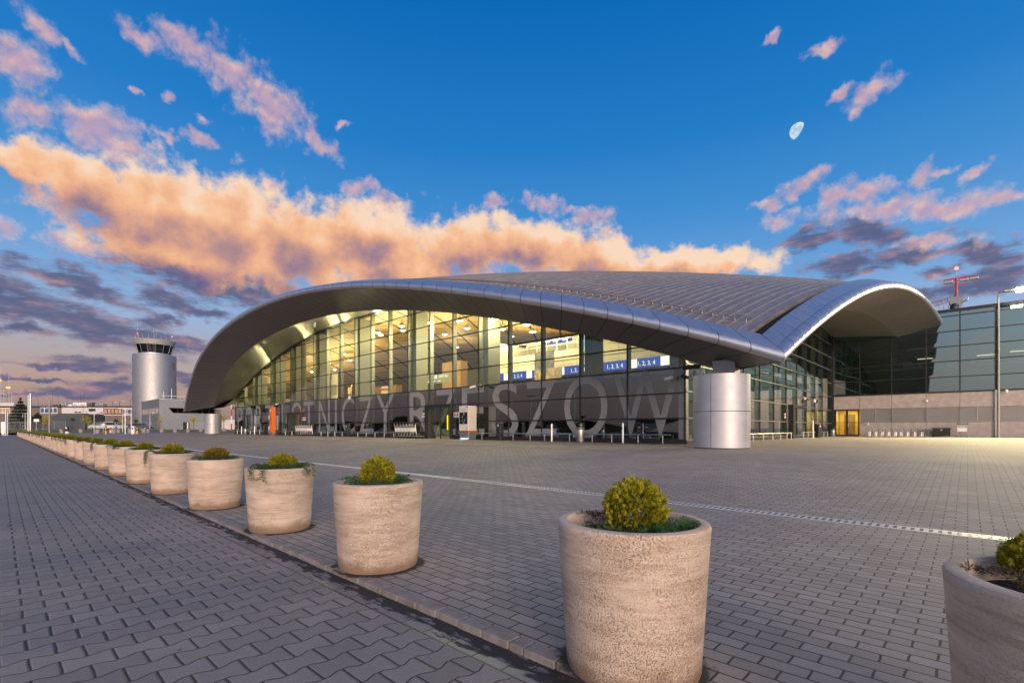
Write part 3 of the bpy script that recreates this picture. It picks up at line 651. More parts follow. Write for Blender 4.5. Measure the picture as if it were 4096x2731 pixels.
# ------------------------------------------------------------------ terminal building
PF = [-3.9590720629654845, 1.5168167234265546, 7.018341495998817, -3.127486137144292, -2.5539972289957023, -6.407051395202029, -0.05267674813931639, 10.618522085604415]
PG = [-0.1807241763892445, 0.003408759440746125, -5.842897654188583, -0.0025097182692357316, 11.138427506920513]
XL, XR, YF0, YB0, ZC = -75.4, -4.42, 17.6, 80.0, 3.27
def zF(X): return float(np.polyval(PF, (X+41)/37))                       # lower lip of the front eave
def yF(X): u = (X+41)/37.; return 14.2+(3.5 if u > 0 else 3.1)*u*u        # the eave bows forward in plan
def zR(Y): return ZC+7.23*(1-((Y-48.8)/31.2)**2)                          # lower lip of the side eave
def xR(Y): return XR+.0715*(Y-YF0)
def yB(X): return YF0+YB0-yF(X)
def shell(X, Y, B=-1.6):
    s = (X-XL)/(xR(Y)-XL); t = (Y-yF(X))/(yB(X)-yF(X))
    return zF(XL+s*(XR-XL))+zR(YF0+t*(YB0-YF0))-ZC+B*16*s*(1-s)*t*(1-t)
def zG(X): return float(np.polyval(PG, (X+41)/33))                       # top of the front glazing
YG = 22.3
def _mit(o, dz, left):
    if left: zf, zr = zF(XL+o)+dz, zR(YF0+o)+dz
    else: zf, zr = zF(XR-.93*o)+dz, zR(YF0+o)+dz
    return (zr-zf)/2
def Pfront(q, o, dz):
    x = (XL+o)+q*((XR-.93*o)-(XL+o))
    d = _mit(o, dz, False)*math.exp(-((XR-.93*o)-x)/2)+_mit(o, dz, True)*math.exp(-(x-XL-o)/2)
    if dz < 0: d -= .30*(-dz/.75)*math.exp(-((XR-.93*o)-x)/3.0)      # the corner girder is deeper over the pillar
    return (x, yF(x)+o, zF(x)+dz+d)
def Pside(q, o, dz, left=False):
    y = (YF0+o)+q*((YB0-o)-(YF0+o))
    d = _mit(o, dz, left)*math.exp(-(y-YF0-o)/2)
    if dz < 0 and not left: d += .30*(-dz/.75)*math.exp(-(y-YF0-o)/2.0)
    return ((XL+o) if left else xR(y)-o, y, zR(y)+dz-d)
NOSE = [(0.0, 0.0), (-.055, .04), (-.10, .11), (-.12, .21), (-.10, .31), (-.03, .40), (.09, .45), (.22, .47)]
FLAT = [(.235, .472), (.95, .76)]
BAND = [(0.0, -.004), (1.5, -.375), (3.0, -.75)]
def strip(P, prof, joints, gap, sub=3):
    mb = MB()
    for a, b in zip(joints[:-1], joints[1:]):
        g = gap*(b-a)
        qs = [a+g+(b-a-2*g)*k/sub for k in range(sub+1)]
        mb.grid([[P(q, o, dz) for o, dz in prof] for q in qs])
    return mb
def joints(P, L, n=2000):
    qs = np.linspace(0, 1, n); pts = np.array([P(q, 0, 0) for q in qs]); s = np.r_[0, np.cumsum(np.linalg.norm(np.diff(pts, axis=0), axis=1))]
    k = max(int(round(s[-1]/L)), 1)
    return [float(np.interp(v, s, qs)) for v in np.linspace(0, s[-1], k+1)]
TB = thing('airport_terminal', 'arched silver-roofed airport terminal with a lit glass front', 'airport terminal', (-41, 22.3, ZG))
jF = joints(Pfront, 1.08); jS = joints(Pside, 1.0); Pl = lambda q, o, dz: Pside(q, o, dz, True); jL = joints(Pl, 1.3)
def flipf(mb): mb.f = [f[::-1] for f in mb.f]; return mb
obj('front_fascia', strip(Pfront, NOSE, jF, .011), M['nose'], TB, smooth=50, world=True)
obj('side_fascia', strip(Pside, NOSE, jS, .011), M['nose'], TB, smooth=50, world=True)
obj('side_fascia', strip(Pl, NOSE, jL, .011), M['nose'], TB, smooth=50, world=True)
obj('front_flashing', strip(Pfront, FLAT, jF, .011), M['nose'], TB, world=True)
obj('side_flashing', strip(Pside, FLAT, jS, .009), M['nose'], TB, world=True)
obj('front_soffit', strip(Pfront, BAND, jF, .014), M['soffit'], TB, smooth=30, world=True)
obj('side_soffit', strip(Pside, BAND, jS, .012), M['soffit'], TB, smooth=30, world=True)
obj('side_soffit', strip(Pl, BAND, jL, .012), M['soffit'], TB, smooth=30, world=True)
# dark lining behind the open panel joints, and the gutter between trim and roof sheet
LIN = [(.03, .03), (-.03, .10), (-.085, .2), (-.06, .3), (.10, .42), (.24, .445), (.95, .73), (.97, .40), (1.7, .62)]
LIN2 = [(0.02, .03), (1.5, -.345), (3.0, -.72)]
lm = MB()
for P, n in ((Pfront, 120), (Pside, 90), (Pl, 60)):
    for pr in (LIN, LIN2): lm.grid([[P(q/n, o, dz) for o, dz in pr] for q in range(n+1)])
obj('eave_gutter', lm, M['gutter'], TB, smooth=30, world=True)
# roof sheet with standing seams running up the slope
rm = MB(); IN = 1.45
def rp_(s, t, up=0.0):
    Y0 = YF0+IN; x0 = XL+IN
    x = x0+s*((XR-IN)-x0)
    y = (yF(x)+IN)+t*((yB(x)-1)-(yF(x)+IN))
    x = x0+s*((xR(y)-IN)-x0)
    y = (yF(x)+IN)+t*((yB(x)-1)-(yF(x)+IN))
    edge = min(1, (1-s)*(XR-XL)/1.5)
    return (x, y, shell(x, y)+.12+up)
NX, NY = 74*2, 46
rm.grid([[rp_(i/NX, j/NY) for i in range(NX+1)] for j in range(NY+1)])
for i in range(NX+1):                                    # visible edge thickness
    pass
rm.grid([[rp_(i/NX, 0, up) for i in range(NX+1)] for up in (-.10, 0)]); rm.grid([[rp_(1, j/NY, up) for j in range(NY+1)] for up in (0, -.12)])
roof = obj('roof', rm, M['roof'], TB, smooth=40, world=True)
sm = MB(); NS = 176
for i in range(NS+1):
    s = i/NS; ds = .024/71
    a = [rp_(s-ds, j/NY, -.01) for j in range(NY+1)]; b = [rp_(s-ds*.6, j/NY, .06) for j in range(NY+1)]; c = [rp_(s+ds*.6, j/NY, .06) for j in range(NY+1)]; d = [rp_(s+ds, j/NY, -.01) for j in range(NY+1)]
    sm.grid([a, b, c, d]); sm.face([a[0], b[0], c[0], d[0]])
obj('standing_seam', sm, M['roof'], roof)
bpy.data.objects['standing_seam'].data.transform(Matrix.Translation((-TB.location.x, -TB.location.y, -TB.location.z)))
gm = MB()
for h, tt in ((.17, .012),):
    gm.tube([rp_(.12+.872*k/90, tt, h) for k in range(91)], .024, 5)
    for i in range(int(NS*.12)+1, NS):
        p0 = rp_(i/NS, tt, .07); p1 = rp_(i/NS, tt, .19); gm.tube([p0, p1], .014, 4)
        p2 = rp_(i/NS, tt*2.2, .08); gm.tube([p1, p2], .012, 4)
obj('snow_guard', gm, M['roof'], TB, world=True)

# inner soffit between the eave band and the glazing
im = MB(); n = 110; rows = []
for k in range(n+1):
    q = k/n; a = Pfront(q, 3.0, -.75); xg = -73.3+q*(73.3-9.75); b = (xg, YG+.12, zG(xg)+.03)
    m1 = [(a[i]+(b[i]-a[i])*.33) for i in range(3)]; m2 = [(a[i]+(b[i]-a[i])*.68) for i in range(3)]
    bow = .28*math.sin(math.pi*min(max(q, 0), 1))
    rows.append([a, (m1[0], m1[1], m1[2]+bow), (m2[0], m2[1], m2[2]+bow*.8), b])
im.grid(rows)
m = 50; rows = []
ZS = lambda y: max(zR(y)-.05, zG(-9.75) if y < 24 else 0)
XW = -9.75
for k in range(m+1):
    q = k/m; a = Pside(q*.62, 3.0, -.75); y = YG+q*(56-YG); rows.append([a, (XW+.02, y, max(ZS(y), zG(XW)))])
im.grid(rows)
rows = []
for k in range(m+1):
    q = k/m; a = Pside(q, 3.0, -.75, True); y = YG+q*(70-YG); rows.append([(-73.28, y, max(zR(y)-.1, zG(-73.3))), a])
im.grid(rows)
def mat_boards():
    m_, t = new_mat('light metal soffit boards'); p = coord(t); x, y, z = t.sep(p)
    f = t.m('ABSOLUTE', t.m('SUBTRACT', t.m('FRACT', t.m('MULTIPLY', t.m('ADD', t.m('MULTIPLY', x, .35), y), 3.3)), .5))
    j = t.smooth(f, 0.46, 0.49); n_ = t.noise(p, 1.2, 4, 0.6)
    setp(t, Base_Color=t.mix(j, t.mix(n_, (0.34, .325, .29, 1), (.46, .44, .39, 1)), (.10, .095, .085, 1)), Metallic=0.7, Roughness=t.smooth(n_, .3, .7, .30, .42))
    bump(t, t.m('ADD', t.noise(p, 0.5, 1, 0.5), t.m('MULTIPLY', j, -.3)), 0.015, 0.3); return m_
M['boards'] = mat_boards()
obj('inner_soffit', im, M['boards'], TB, smooth=30, world=True)

# front curtain wall: panes, mullions, transoms
MX = [-73.3, -69.55, -66.4, -63.5, -60.56, -57.72, -54.84, -51.99, -49.13, -46.3, -43.48, -40.7, -37.89, -35.09, -32.33, -29.5, -26.81, -24.1, -21.29, -18.55, -15.78, -12.8, -9.75]
TZ = [0.55, 1.585, 2.79, 3.99, 5.19, 6.40, 7.61, 8.82, 10.03]
DOORS = [(-54.71, -51.96), (-29.5, -26.81)]
rg = random.Random(77)
gb = GU = MB(); GL = MB()
def wob(): return rg.uniform(-.006, .006)
for i in range(len(MX)-1):
    x0, x1 = MX[i], MX[i+1]; door = any(abs(x0-a) < .6 for a, b in DOORS)
    zs = [z for z in TZ]
    for k in range(len(zs)):
        z0 = zs[k]; z1 = zs[k+1] if k+1 < len(zs) else 99
        if door and z0 < 2.7: continue
        gb = GL if z0 < 3.9 else GU
        tl, tr_ = min(z1, zG(x0)), min(z1, zG(x1))
        if tl <= z0+.02 and tr_ <= z0+.02: continue
        if tl <= z0 or tr_ <= z0:
            # triangle where the arch cuts the pane
            xa = x0+(x1-x0)*((z0-zG(x0))/(zG(x1)-zG(x0)))
            if tl <= z0: gb.face([(xa, YG+wob(), z0), (x1, YG+wob(), z0), (x1, YG+wob(), tr_)])
            else: gb.face([(x0, YG+wob(), z0), (xa, YG+wob(), z0), (x0, YG+wob(), tl)])
            continue
        gb.face([(x0, YG+wob(), z0), (x1, YG+wob(), z0), (x1, YG+wob(), tr_), (x0, YG+wob(), tl)])
obj('glazing', GU, M['glass'], TB, world=True); obj('lower_glazing', GL, M['glass_low'], TB, world=True)
for i, x in enumerate(MX):
    mm = MB(); mm.k = 0; mm.box(x-.03, YG-.05, .37, x+.03, YG-.008, zG(x)+.02); mm.k = 1; mm.box(x-.028, YG+.012, .37, x+.028, YG+.34, zG(x)+.02)
    obj('mullion', mm, [M['alu'], M['alu_mid']], TB, world=True)
def xr_at(z):   # where the arch reaches height z
    if z <= zG(-73.3): return -73.3, -9.75
    a, b = -73.3, -41.0
    for _ in range(40):
        c = (a+b)/2
        if zG(c) < z: a = c
        else: b = c
    return a, -82-a
for k, z in enumerate(TZ):
    a, b = xr_at(z); tm = MB()
    segs = [(a, b)]
    if z < 2.7: segs = [(a, DOORS[0][0]), (DOORS[0][1], DOORS[1][0]), (DOORS[1][1], b)]
    for p, q in segs: tm.box(p, YG-.075, z-.032, q, YG-.052, z+.032)
    if z < 2.0 and k == 1: tm.v = [(x, y-.03 if y < YG-.06 else y, zz) for x, y, zz in tm.v]
    obj('transom', tm, M['alu'], TB, world=True)
hd = MB()
N = 60
for k in range(N):
    xa = -73.3+(73.3-9.75)*k/N; xb = -73.3+(73.3-9.75)*(k+1)/N
    for (y0, y1) in ((YG-.06, YG+.1),):
        i0 = len(hd.v); hd.v += [(xa, y0, zG(xa)-.05), (xb, y0, zG(xb)-.05), (xb, y1, zG(xb)-.05), (xa, y1, zG(xa)-.05), (xa, y0, zG(xa)+.06), (xb, y0, zG(xb)+.06), (xb, y1, zG(xb)+.06), (xa, y1, zG(xa)+.06)]
        for f in ((0,3,2,1),(4,5,6,7),(0,1,5,4),(2,3,7,6)): hd.f.append(tuple(i0+j for j in f)); hd.mi.append(0)
obj('head_frame', hd, M['alu'], TB, world=True)
pl = MB()
for p, q in ((-73.35, DOORS[0][0]), (DOORS[0][1], DOORS[1][0]), (DOORS[1][1], -9.72)): pl.box(p, YG-.09, ZG-.3, q, YG-.004, .52)
obj('plinth', pl, M['black'], TB, world=True)
for a, b in DOORS:
    dm = MB(); dm.box(a-.05, YG-.45, ZG-.2, a+.33, YG+.3, 2.86); dm.box(a+.33, YG-.30, 2.62, b, YG+.2, 2.86); dm.box((a+b)/2+.1, YG-.20, ZG, (a+b)/2+.17, YG-.14, 2.62); dm.box(b-.06, YG-.28, ZG, b, YG-.1, 2.62)
    d = obj('entrance_door', dm, M['alu'], TB, world=True)
    gm_ = MB(); gm_.face([(a+.33, YG-.17, ZG), (b-.06, YG-.17, ZG), (b-.06, YG-.17, 2.62), (a+.33, YG-.17, 2.62)])
    g_ = obj('door_pane', gm_, M['glass'], d); g_.data.transform(Matrix.Translation(-TB.location))
    if a > -40:
        h_ = MB(); h_.cbox(-27.13, YG-.24, 1.53, .07, .05, 1.05)
        g_ = obj('handle', h_, M['yellow_glow'], d); g_.data.transform(Matrix.Translation(-TB.location))
# lettering on the glass
LET = [('P', -72.3, -70.3), ('O', -69.2, -66.6), ('R', -65.5, -63.2), ('T', -62.3, -59.55), ('L', -57.3, -55.5), ('O', -54.6, -51.85), ('T', -51.5, -48.9), ('N', -47.94, -45.54), ('I', -44.5, -44.1), ('C', -43.14, -40.67), ('Z', -39.91, -37.53), ('Y', -36.98, -34.3),
       ('R', -32.1, -29.45), ('Z', -28.81, -26.51), ('E', -25.82, -23.52), ('S', -22.75, -20.44), ('Z', -19.83, -17.45), ('O', -16.86, -13.98), ('W', -13.61, -9.97)]
for ch, a, b in LET:
    rnd = ch in 'OCS'
    obj('letter', text_mb(ch, a, b, .55 if rnd else .66, 4.03 if rnd else 3.96, YG-.022), M['film'], TB, world=True)

# side curtain wall in the re-entrant corner (plane X = -9.75)
SY = [YG, 24.5, 27.5, 30.55, 33.61, 36.7, 39.8, 42.87, 45.91, 48.99, 52.05, 56.0]
STZ = [0.55, 1.59, 2.86, 4.18, 5.48, 6.75, 8.0, 9.25, 10.5]
gb = MB()
ZSm = lambda y: max(zR(y)-.02, zG(XW))
for i in range(len(SY)-1):
    y0, y1 = SY[i], SY[i+1]
    for k in range(len(STZ)):
        z0 = STZ[k]; z1 = STZ[k+1] if k+1 < len(STZ) else 99
        tl, tr_ = min(z1, ZSm(y0)), min(z1, ZSm(y1))
        if tl <= z0+.05 or tr_ <= z0+.05:
            if tr_ > z0+.05: gb.face([(XW+wob(), y1, z0), (XW, y1, tr_), (XW, y0+(y1-y0)*.5, z0)])
            continue
        gb.face([(XW+wob(), y0, z0), (XW+wob(), y1, z0), (XW+wob(), y1, tr_), (XW+wob(), y0, tl)])
obj('glazing', gb, M['glass'], TB, world=True)
for y in SY:
    mm = MB(); mm.k = 0; mm.box(XW+.008, y-.03, .37, XW+.05, y+.03, ZSm(y)); mm.k = 1; mm.box(XW-.3, y-.028, .37, XW-.012, y+.028, ZSm(y))
    obj('mullion', mm, [M['alu'], M['alu_mid']], TB, world=True)
for z in STZ:
    y0 = next((y for y in np.linspace(YG, 55, 200) if ZSm(y) > z), 56)
    if y0 < 55:
        tm = MB(); tm.box(XW+.052, y0, z-.032, XW+.085, 55.9, z+.032); obj('transom', tm, M['alu_mid'], TB, world=True)
pl = MB(); pl.box(XW+.004, YG, ZG-.3, XW+.09, 55.9, .52); obj('plinth', pl, M['black'], TB, world=True)
dm = MB(); dm.box(XW+.1, 40.0, ZG-.2, XW+.45, 40.65, 2.86); dm.box(XW+.1, 40.65, 2.66, XW+.3, 44.4, 2.86); obj('entrance_portal', dm, M['alu'], TB, world=True)

# ---- what shows through the glass
def mat_ceiling():
    m_, t = new_mat('warm ceiling panels'); p = coord(t); x, y, z = t.sep(p)
    u = t.m('ADD', t.m('MULTIPLY', x, .30), t.m('MULTIPLY', y, .22)); w_ = t.m('SUBTRACT', t.m('MULTIPLY', x, .30), t.m('MULTIPLY', y, .22))
    fu = t.m('ABSOLUTE', t.m('SUBTRACT', t.m('FRACT', u), .5)); fw = t.m('ABSOLUTE', t.m('SUBTRACT', t.m('FRACT', w_), .5))
    j = t.m('MAXIMUM', t.smooth(fu, .452, .465), t.smooth(fw, .468, .48))
    setp(t, Base_Color=t.mix(j, (.56, .37, .19, 1), (.03, .028, .022, 1)), Roughness=.7); return m_
M['ceil'] = mat_ceiling()
M['hallfloor'] = pbr('dark hall floor', (.09, .085, .08), .35, 0, .1, 2)
M['hallwall'] = pbr('grey-green hall wall', (.24, .24, .2), .6, 0, .1, .5)
def mat_bulk():
    m_, t = new_mat('cream bulkhead panels'); p = coord(t); x, y, z = t.sep(p)
    j = t.m('MAXIMUM', t.smooth(t.m('ABSOLUTE', t.m('SUBTRACT', t.m('FRACT', t.m('MULTIPLY', x, .8)), .5)), .486, .494), t.smooth(t.m('ABSOLUTE', t.m('SUBTRACT', t.m('FRACT', t.m('MULTIPLY', z, 1.55)), .5)), .480, .49))
    n_ = t.noise(p, .6, 3, .5)
    setp(t, Base_Color=t.mix(j, t.mix(n_, (.60, .54, .42, 1), (.70, .64, .50, 1)), (.22, .19, .14, 1)), Roughness=.5); return m_
M['bulk'] = mat_bulk()
M['lowwall'] = pbr('dim lower hall wall', (.03, .032, .034), .6, 0, .15, .7)
cm = MB(); xs_ = np.linspace(-73.0, -10.0, 64)
cm.grid([[(x, y, max(zG(x)-.02+up, 5.3)) for x in xs_] for y, up in ((22.75, 0), (27, .05), (36, -.1), (48, -.5))])
hall = obj('ceiling', cm, M['ceil'], TB, smooth=30, world=True)
fm = MB(); fm.box(-73, 29.3, 4.62, -10.2, 49, 4.92); obj('upper_floor', fm, M['hallfloor'], TB, world=True)
wm = MB(); wm.box(-73.2, 48, ZG, -32, 48.3, 11.3); wm.box(-73.2, 22.6, ZG, -73.0, 48, 5.25); obj('rear_wall', wm, M['hallwall'], TB, world=True)
wm = MB(); wm.box(-73, 33, ZG, -10.4, 33.3, 4.6); wm.box(-73, 23.2, ZG-.05, -10.2, 33, ZG+.012); obj('lower_wall', wm, M['lowwall'], TB, world=True)
bm_ = MB(); bm_.box(-32, 31.0, 6.05, -11.0, 31.25, 7.35); bm_.box(-32, 33.6, 4.92, -11.0, 33.8, 7.1); bm_.box(-32, 31.25, 7.1, -11, 36.0, 7.35); bm_.box(-32.2, 31.0, 4.92, -31.6, 48, 9.0)
bm_.box(-32, 36.0, 7.35, -11.0, 36.2, 9.4); 
obj('bulkhead', bm_, M['bulk'], TB, world=True)
bm_ = MB(); bm_.box(-32, 30.97, 6.52, -11, 30.998, 6.60); bm_.box(-31.9, 36-.03, 7.5, -27, 35.99, 9.2); obj('wall_stripe', bm_, M['hallwall'], TB, world=True)
bm_ = MB()
for x in np.arange(-31.6, -11, 1.05): bm_.box(x-.02, 31.02, 7.35, x+.02, 31.06, 8.3)
bm_.box(-31.9, 31.01, 8.28, -11, 31.07, 8.34); bm_.box(-31.9, 31.02, 7.85, -11, 31.05, 7.89); obj('balustrade', bm_, M['galv'], TB, world=True)
sg = MB(); sg.k = 0; sg.box(-31.5, 30.90, 5.36, -14.6, 30.96, 6.02); sg.k = 1
for x in (-30.1, -27.4, -24.0, -20.5, -17.6, -15.2): sg.box(x, 30.88, 5.38, x+.62, 30.897, 6.0)
sg.k = 2
for x in (-29.2, -22.7, -19.4, -16.9): text_mb('1, 2, 3, 4', x, x+1.3, 5.46, 5.8, 30.885, sg)
text_mb('CHECK-IN', -26.5, -24.5, 5.5, 5.8, 30.885, sg)
obj('check_in_sign', sg, [M['blue_lit'], M['white_lit'], M['white_lit']], TB, world=True)
sg = MB(); sg.k = 0; sg.box(-41.2, 30.6, 5.7, -37.3, 30.66, 6.6); sg.k = 1; text_mb('ARRIVALS', -39.0, -37.5, 6.24, 6.48, 30.58, sg); sg.box(-39.7, 30.58, 6.18, -39.3, 30.59, 6.54)
for r_ in range(3): sg.box(-41.0+r_*.9, 30.58, 5.9, -40.5+r_*.9, 30.59, 5.96)
obj('arrivals_board', sg, [M['hallwall'], M['white_lit']], TB, world=True)
sg = MB(); sg.k = 0; sg.box(-27.4, 33.0, 8.5, -24.2, 33.1, 8.85); sg.k = 1
for x in (-27.1, -26.2, -25.2): sg.box(x, 32.97, 8.58, x+.6, 32.99, 8.76)
obj('hanging_sign', sg, [M['blue_lit'], M['white_lit']], TB, world=True)
for x, col in ((-23.2, (.35, .75, .9, 1)), (-22.3, (.25, .75, .25, 1))):
    s_ = MB(); s_.box(x, 33.0, 7.75, x+.55, 33.08, 8.75); obj('departures_screen', s_, glow('flight display', col, 1.3), TB, world=True)
# advertising boards: a plain cup on a brown ground, grey picture panels, easels
pm = MB(); pm.k = 0; pm.box(-19.6, 35.6, 7.6, -17.4, 35.66, 9.4); pm.k = 1; pm.lathe([(.01, 8.1), (.28, 8.12), (.42, 8.5), (.46, 8.8), (.40, 8.8), (.01, 8.75)], -18.6, 35.4, 16, cap=False); pm.lathe([(.01, 8.0), (.62, 8.06), (.01, 8.09)], -18.55, 35.4, 16, cap=False)
pm.tube([(-19.02, 35.4, 8.65), (-19.22, 35.4, 8.6), (-19.2, 35.4, 8.38), (-18.98, 35.4, 8.3)], .04, 6)
obj('poster', pm, [pbr('brown poster ground', (.22, .1, .04), .5, 0, .4, 5), M['cream']], TB, world=True)
pm = MB(); pm.k = 0; pm.box(-25.4, 29.6, 5.85, -23.4, 29.66, 7.2); pm.k = 1; pm.box(-25.4, 29.62, 4.95, -22.7, 29.7, 5.8)
obj('picture_panel', pm, [pbr('dark picture', (.06, .055, .05), .5, 0, .6, 2.5), pbr('brown picture', (.25, .18, .12), .5, 0, .6, 3)], TB, world=True)
for i, (x, w_) in enumerate(((-57.2, .9), (-55.6, 1.0))):
    em = MB()
    for dx in (-.35, 0, .35): em.tube([(x+dx, 30.6, 4.92), (x+dx*.15, 30.9, 6.7)], .04, 5)
    em.box(x-.32, 30.55, 5.5, x+.32, 30.6, 6.3); obj('easel', em, pbr('pale wood', (.5, .33, .16), .6), TB, world=True)
em = MB(); em.k = 0; em.box(-49.6, 30.5, 5.1, -47.9, 30.6, 5.95); em.k = 1; em.box(-49.6, 30.48, 5.5, -47.9, 30.499, 5.72); obj('notice_board', em, [M['cream'], M['rubber_red']], TB, world=True)
em = MB(); em.k = 0; em.box(-64.6, 31.2, 5.9, -63.0, 31.26, 9.2) if False else em.box(-62.9, 31.0, 5.0, -61.2, 31.06, 8.6); em.k = 1; em.box(-62.8, 30.97, 5.6, -61.3, 30.99, 7.0); obj('tall_banner', em, [M['cream'], M['hallwall']], TB, world=True)
em = MB(); em.box(-41.5, 33, 4.92, -38.5, 34, 8.2); em.box(-66, 38, 4.92, -58, 39, 7.2); obj('kiosk_block', em, pbr('tan kiosk', (.42, .25, .12), .6, 0, .1, 1), TB, world=True)
for x in (-30.0, -26.5, -21.0, -18.2, -15.2, -13.0):
    em = MB(); em.cyl(x, 32.4, 4.92, 5.62, .04, 8); em.cyl(x, 32.4, 5.62, 5.66, .45, 16)
    for s_ in (-.75, .75): em.box(x+s_-.2, 32.2, 4.92, x+s_+.2, 32.6, 5.36); em.box(x+s_-.2, 32.56, 5.36, x+s_+.2, 32.6, 5.85)
    obj('cafe_table', em, M['cream'], TB, world=True)
CX = [MX[i] for i in (3, 5, 7, 9, 11, 14, 17, 20)]
for x in [-66.4, -60.56, -54.84, -49.13, -41.0, -32.33, -24.1, -15.78]:
    k_ = MB(); k_.box(x+.06, YG+.36, ZG, x+.56, YG+1.5, zG(x)+.05); obj('hall_column', k_, pbr('brushed column cladding', (.17, .165, .14), .5, .2, .06, 2) if 'colm' not in M else M['colm'], TB, world=True)
    M.setdefault('colm', bpy.data.objects['hall_column'].data.materials[0])
# pendant lamps of the hall
M['bulb'] = glow('lit lamp glass', (1.0, 0.86, 0.56, 1), 14.0)
LP = [(-40.55, 24.58, 10.14), (-41.44, 25.45, 10.14), (-35.92, 24.11, 10.0), (-37.74, 25.47, 10.08), (-32.14, 24.02, 9.72), (-28.5, 23.98, 9.3), (-27.89, 23.85, 9.21), (-36.08, 29.0, 10.01), (-30.98, 27.34, 9.6), (-41.37, 34.98, 10.14), (-22.9, 22.61, 8.36), (-27.55, 28.13, 9.16), (-25.42, 24.95, 8.83), (-21.67, 24.51, 8.11), (-25.24, 29.21, 8.8), (-30.6, 32.36, 9.56), (-49.34, 28.56, 9.77), (-51.51, 26.89, 9.55), (-53.85, 28.85, 9.25), (-59.92, 26.96, 8.2), (-55.96, 27.25, 8.93), (-58.29, 29.17, 8.53), (-65.82, 24.99, 6.78)]
lamp0 = None
rng_l = random.Random(3)
for i, (x, y, z) in enumerate(LP):
    z = min(z, zG(x)-.75)
    if lamp0 is None:
        lamp0 = thing('pendant_lamp', 'lit bell-shaped pendant lamp under the hall ceiling behind the glass front', 'ceiling lamp', (x, y, z), 0, 'pendant lamps of the terminal hall')
        b_ = MB(); b_.lathe([(.10, .30), (.16, .22), (.27, .02), (.26, .0), (.15, .2), (.01, .27)], 0, 0, 14, cap=False); b_.cyl(0, 0, .3, 1.0, .02, 5); obj('lamp_shade', b_, M['galv'], lamp0, smooth=True)
        b_ = MB(); b_.sphere(0, 0, .07, .2, 12, 8, .75); obj('bulb', b_, M['bulb'], lamp0, smooth='all')
        L = bpy.data.lights.new('pendant_light', 'POINT'); L.energy = 800; L.color = (1.0, .80, .48); L.shadow_soft_size = .25
        lo = bpy.data.objects.new('pendant_light', L); C.objects.link(lo); lo.parent = lamp0; lo.location = (0, 0, -.12)
    else: dup(lamp0, (x, y, z))
# lights of the check-in front under the mezzanine
for x in (-29, -24.5, -20, -15.5):
    L = bpy.data.lights.new('downlight', 'AREA'); L.energy = 170; L.color = (1.0, .88, .62); L.size = 1.6
    o = bpy.data.objects.new('downlight', L); C.objects.link(o); o.location = (x, 28.6, 8.2); o.rotation_euler = (R(-42), 0, 0); o.parent = TB; o.matrix_parent_inverse = Matrix.Translation(-TB.location)
L = bpy.data.lights.new('mezzanine_light', 'AREA'); L.energy = 380; L.color = (1.0, .85, .55); L.size = 3.0; L.size_y = 1; L.shape = 'RECTANGLE'
o = bpy.data.objects.new('mezzanine_light', L); C.objects.link(o); o.location = (-19, 33.2, 9.3); o.parent = TB; o.matrix_parent_inverse = Matrix.Translation(-TB.location)

# ---- the two round pillars that carry the roof corners
def pillar(x, y, lab):
    t = thing('support_pillar', lab, 'pillar', (x, y, ZG), 0, 'round pillars under the roof corners')
    c = MB(); c.cyl(0, 0, -.1, 2.66, .955, 48); c.cyl(0, 0, 2.60, 2.68, .9, 48); obj('core', c, M['gutter'], t)
    for k in range(4):
        for (za, zb) in ((.03, 1.335), (1.355, 2.69)):
            p = MB(); a0 = -math.pi/2+k*math.pi/2+.007; a1 = a0+math.pi/2-.014
            p.lathe([(.94, za), (.985, za), (.985, zb), (.0001, zb+.001)], 0, 0, 18, a0, a1, cap=False); obj('cladding_panel', p, M['pillar'], t, smooth=35)
    h = MB(); h.box(-.40, .25, 2.68, .40, .85, 3.3 if x > -40 else 3.3); obj('post', h, M['soffit'], t)
    return t
pillar(-6.7, 18.5, 'round silver clad pillar under the near right roof corner')
pillar(-74.3, 19.9, 'round silver clad pillar under the far left roof corner')
# ------------------------------------------------------------------ the glazed wing behind the terminal (front plane Y = 56)
WG = thing('terminal_wing', 'flat-roofed wing with dark mirror glass above washed concrete panels', 'terminal wing', (0, 56, ZG))
YW = 56.0
def wobj(name, mb, mats, parent=None, smooth=False):
    o = obj(name, mb, mats, WG if parent is None else parent, smooth=smooth)
    o.data.transform(Matrix.Translation((0, -56, -ZG))); return o
WX = [-9.75, -7.44, -5.05, -2.65, -.47, 1.66, 3.85, 6.0, 8.2, 10.4, 12.6, 14.8, 17.0, 20.0]
PZ = [(ZG-.2, 1.65), (1.66, 2.93), (2.94, 4.19)]
for i in range(len(WX)-1):
    a, b = WX[i]+.012, WX[i+1]-.012
    for k, (z0, z1) in enumerate(PZ):
        if i == 0 and k < 2: continue
        p = MB()
        if k == 1:
            p.box(a, YW+.10, z0, b, YW+.3, z1); wobj('recess_lining', p, M['black'])
            continue
        p.bevbox(a, YW, z0, b, YW+.3, z1, .01); wobj('concrete_panel', p, M['concrete'])
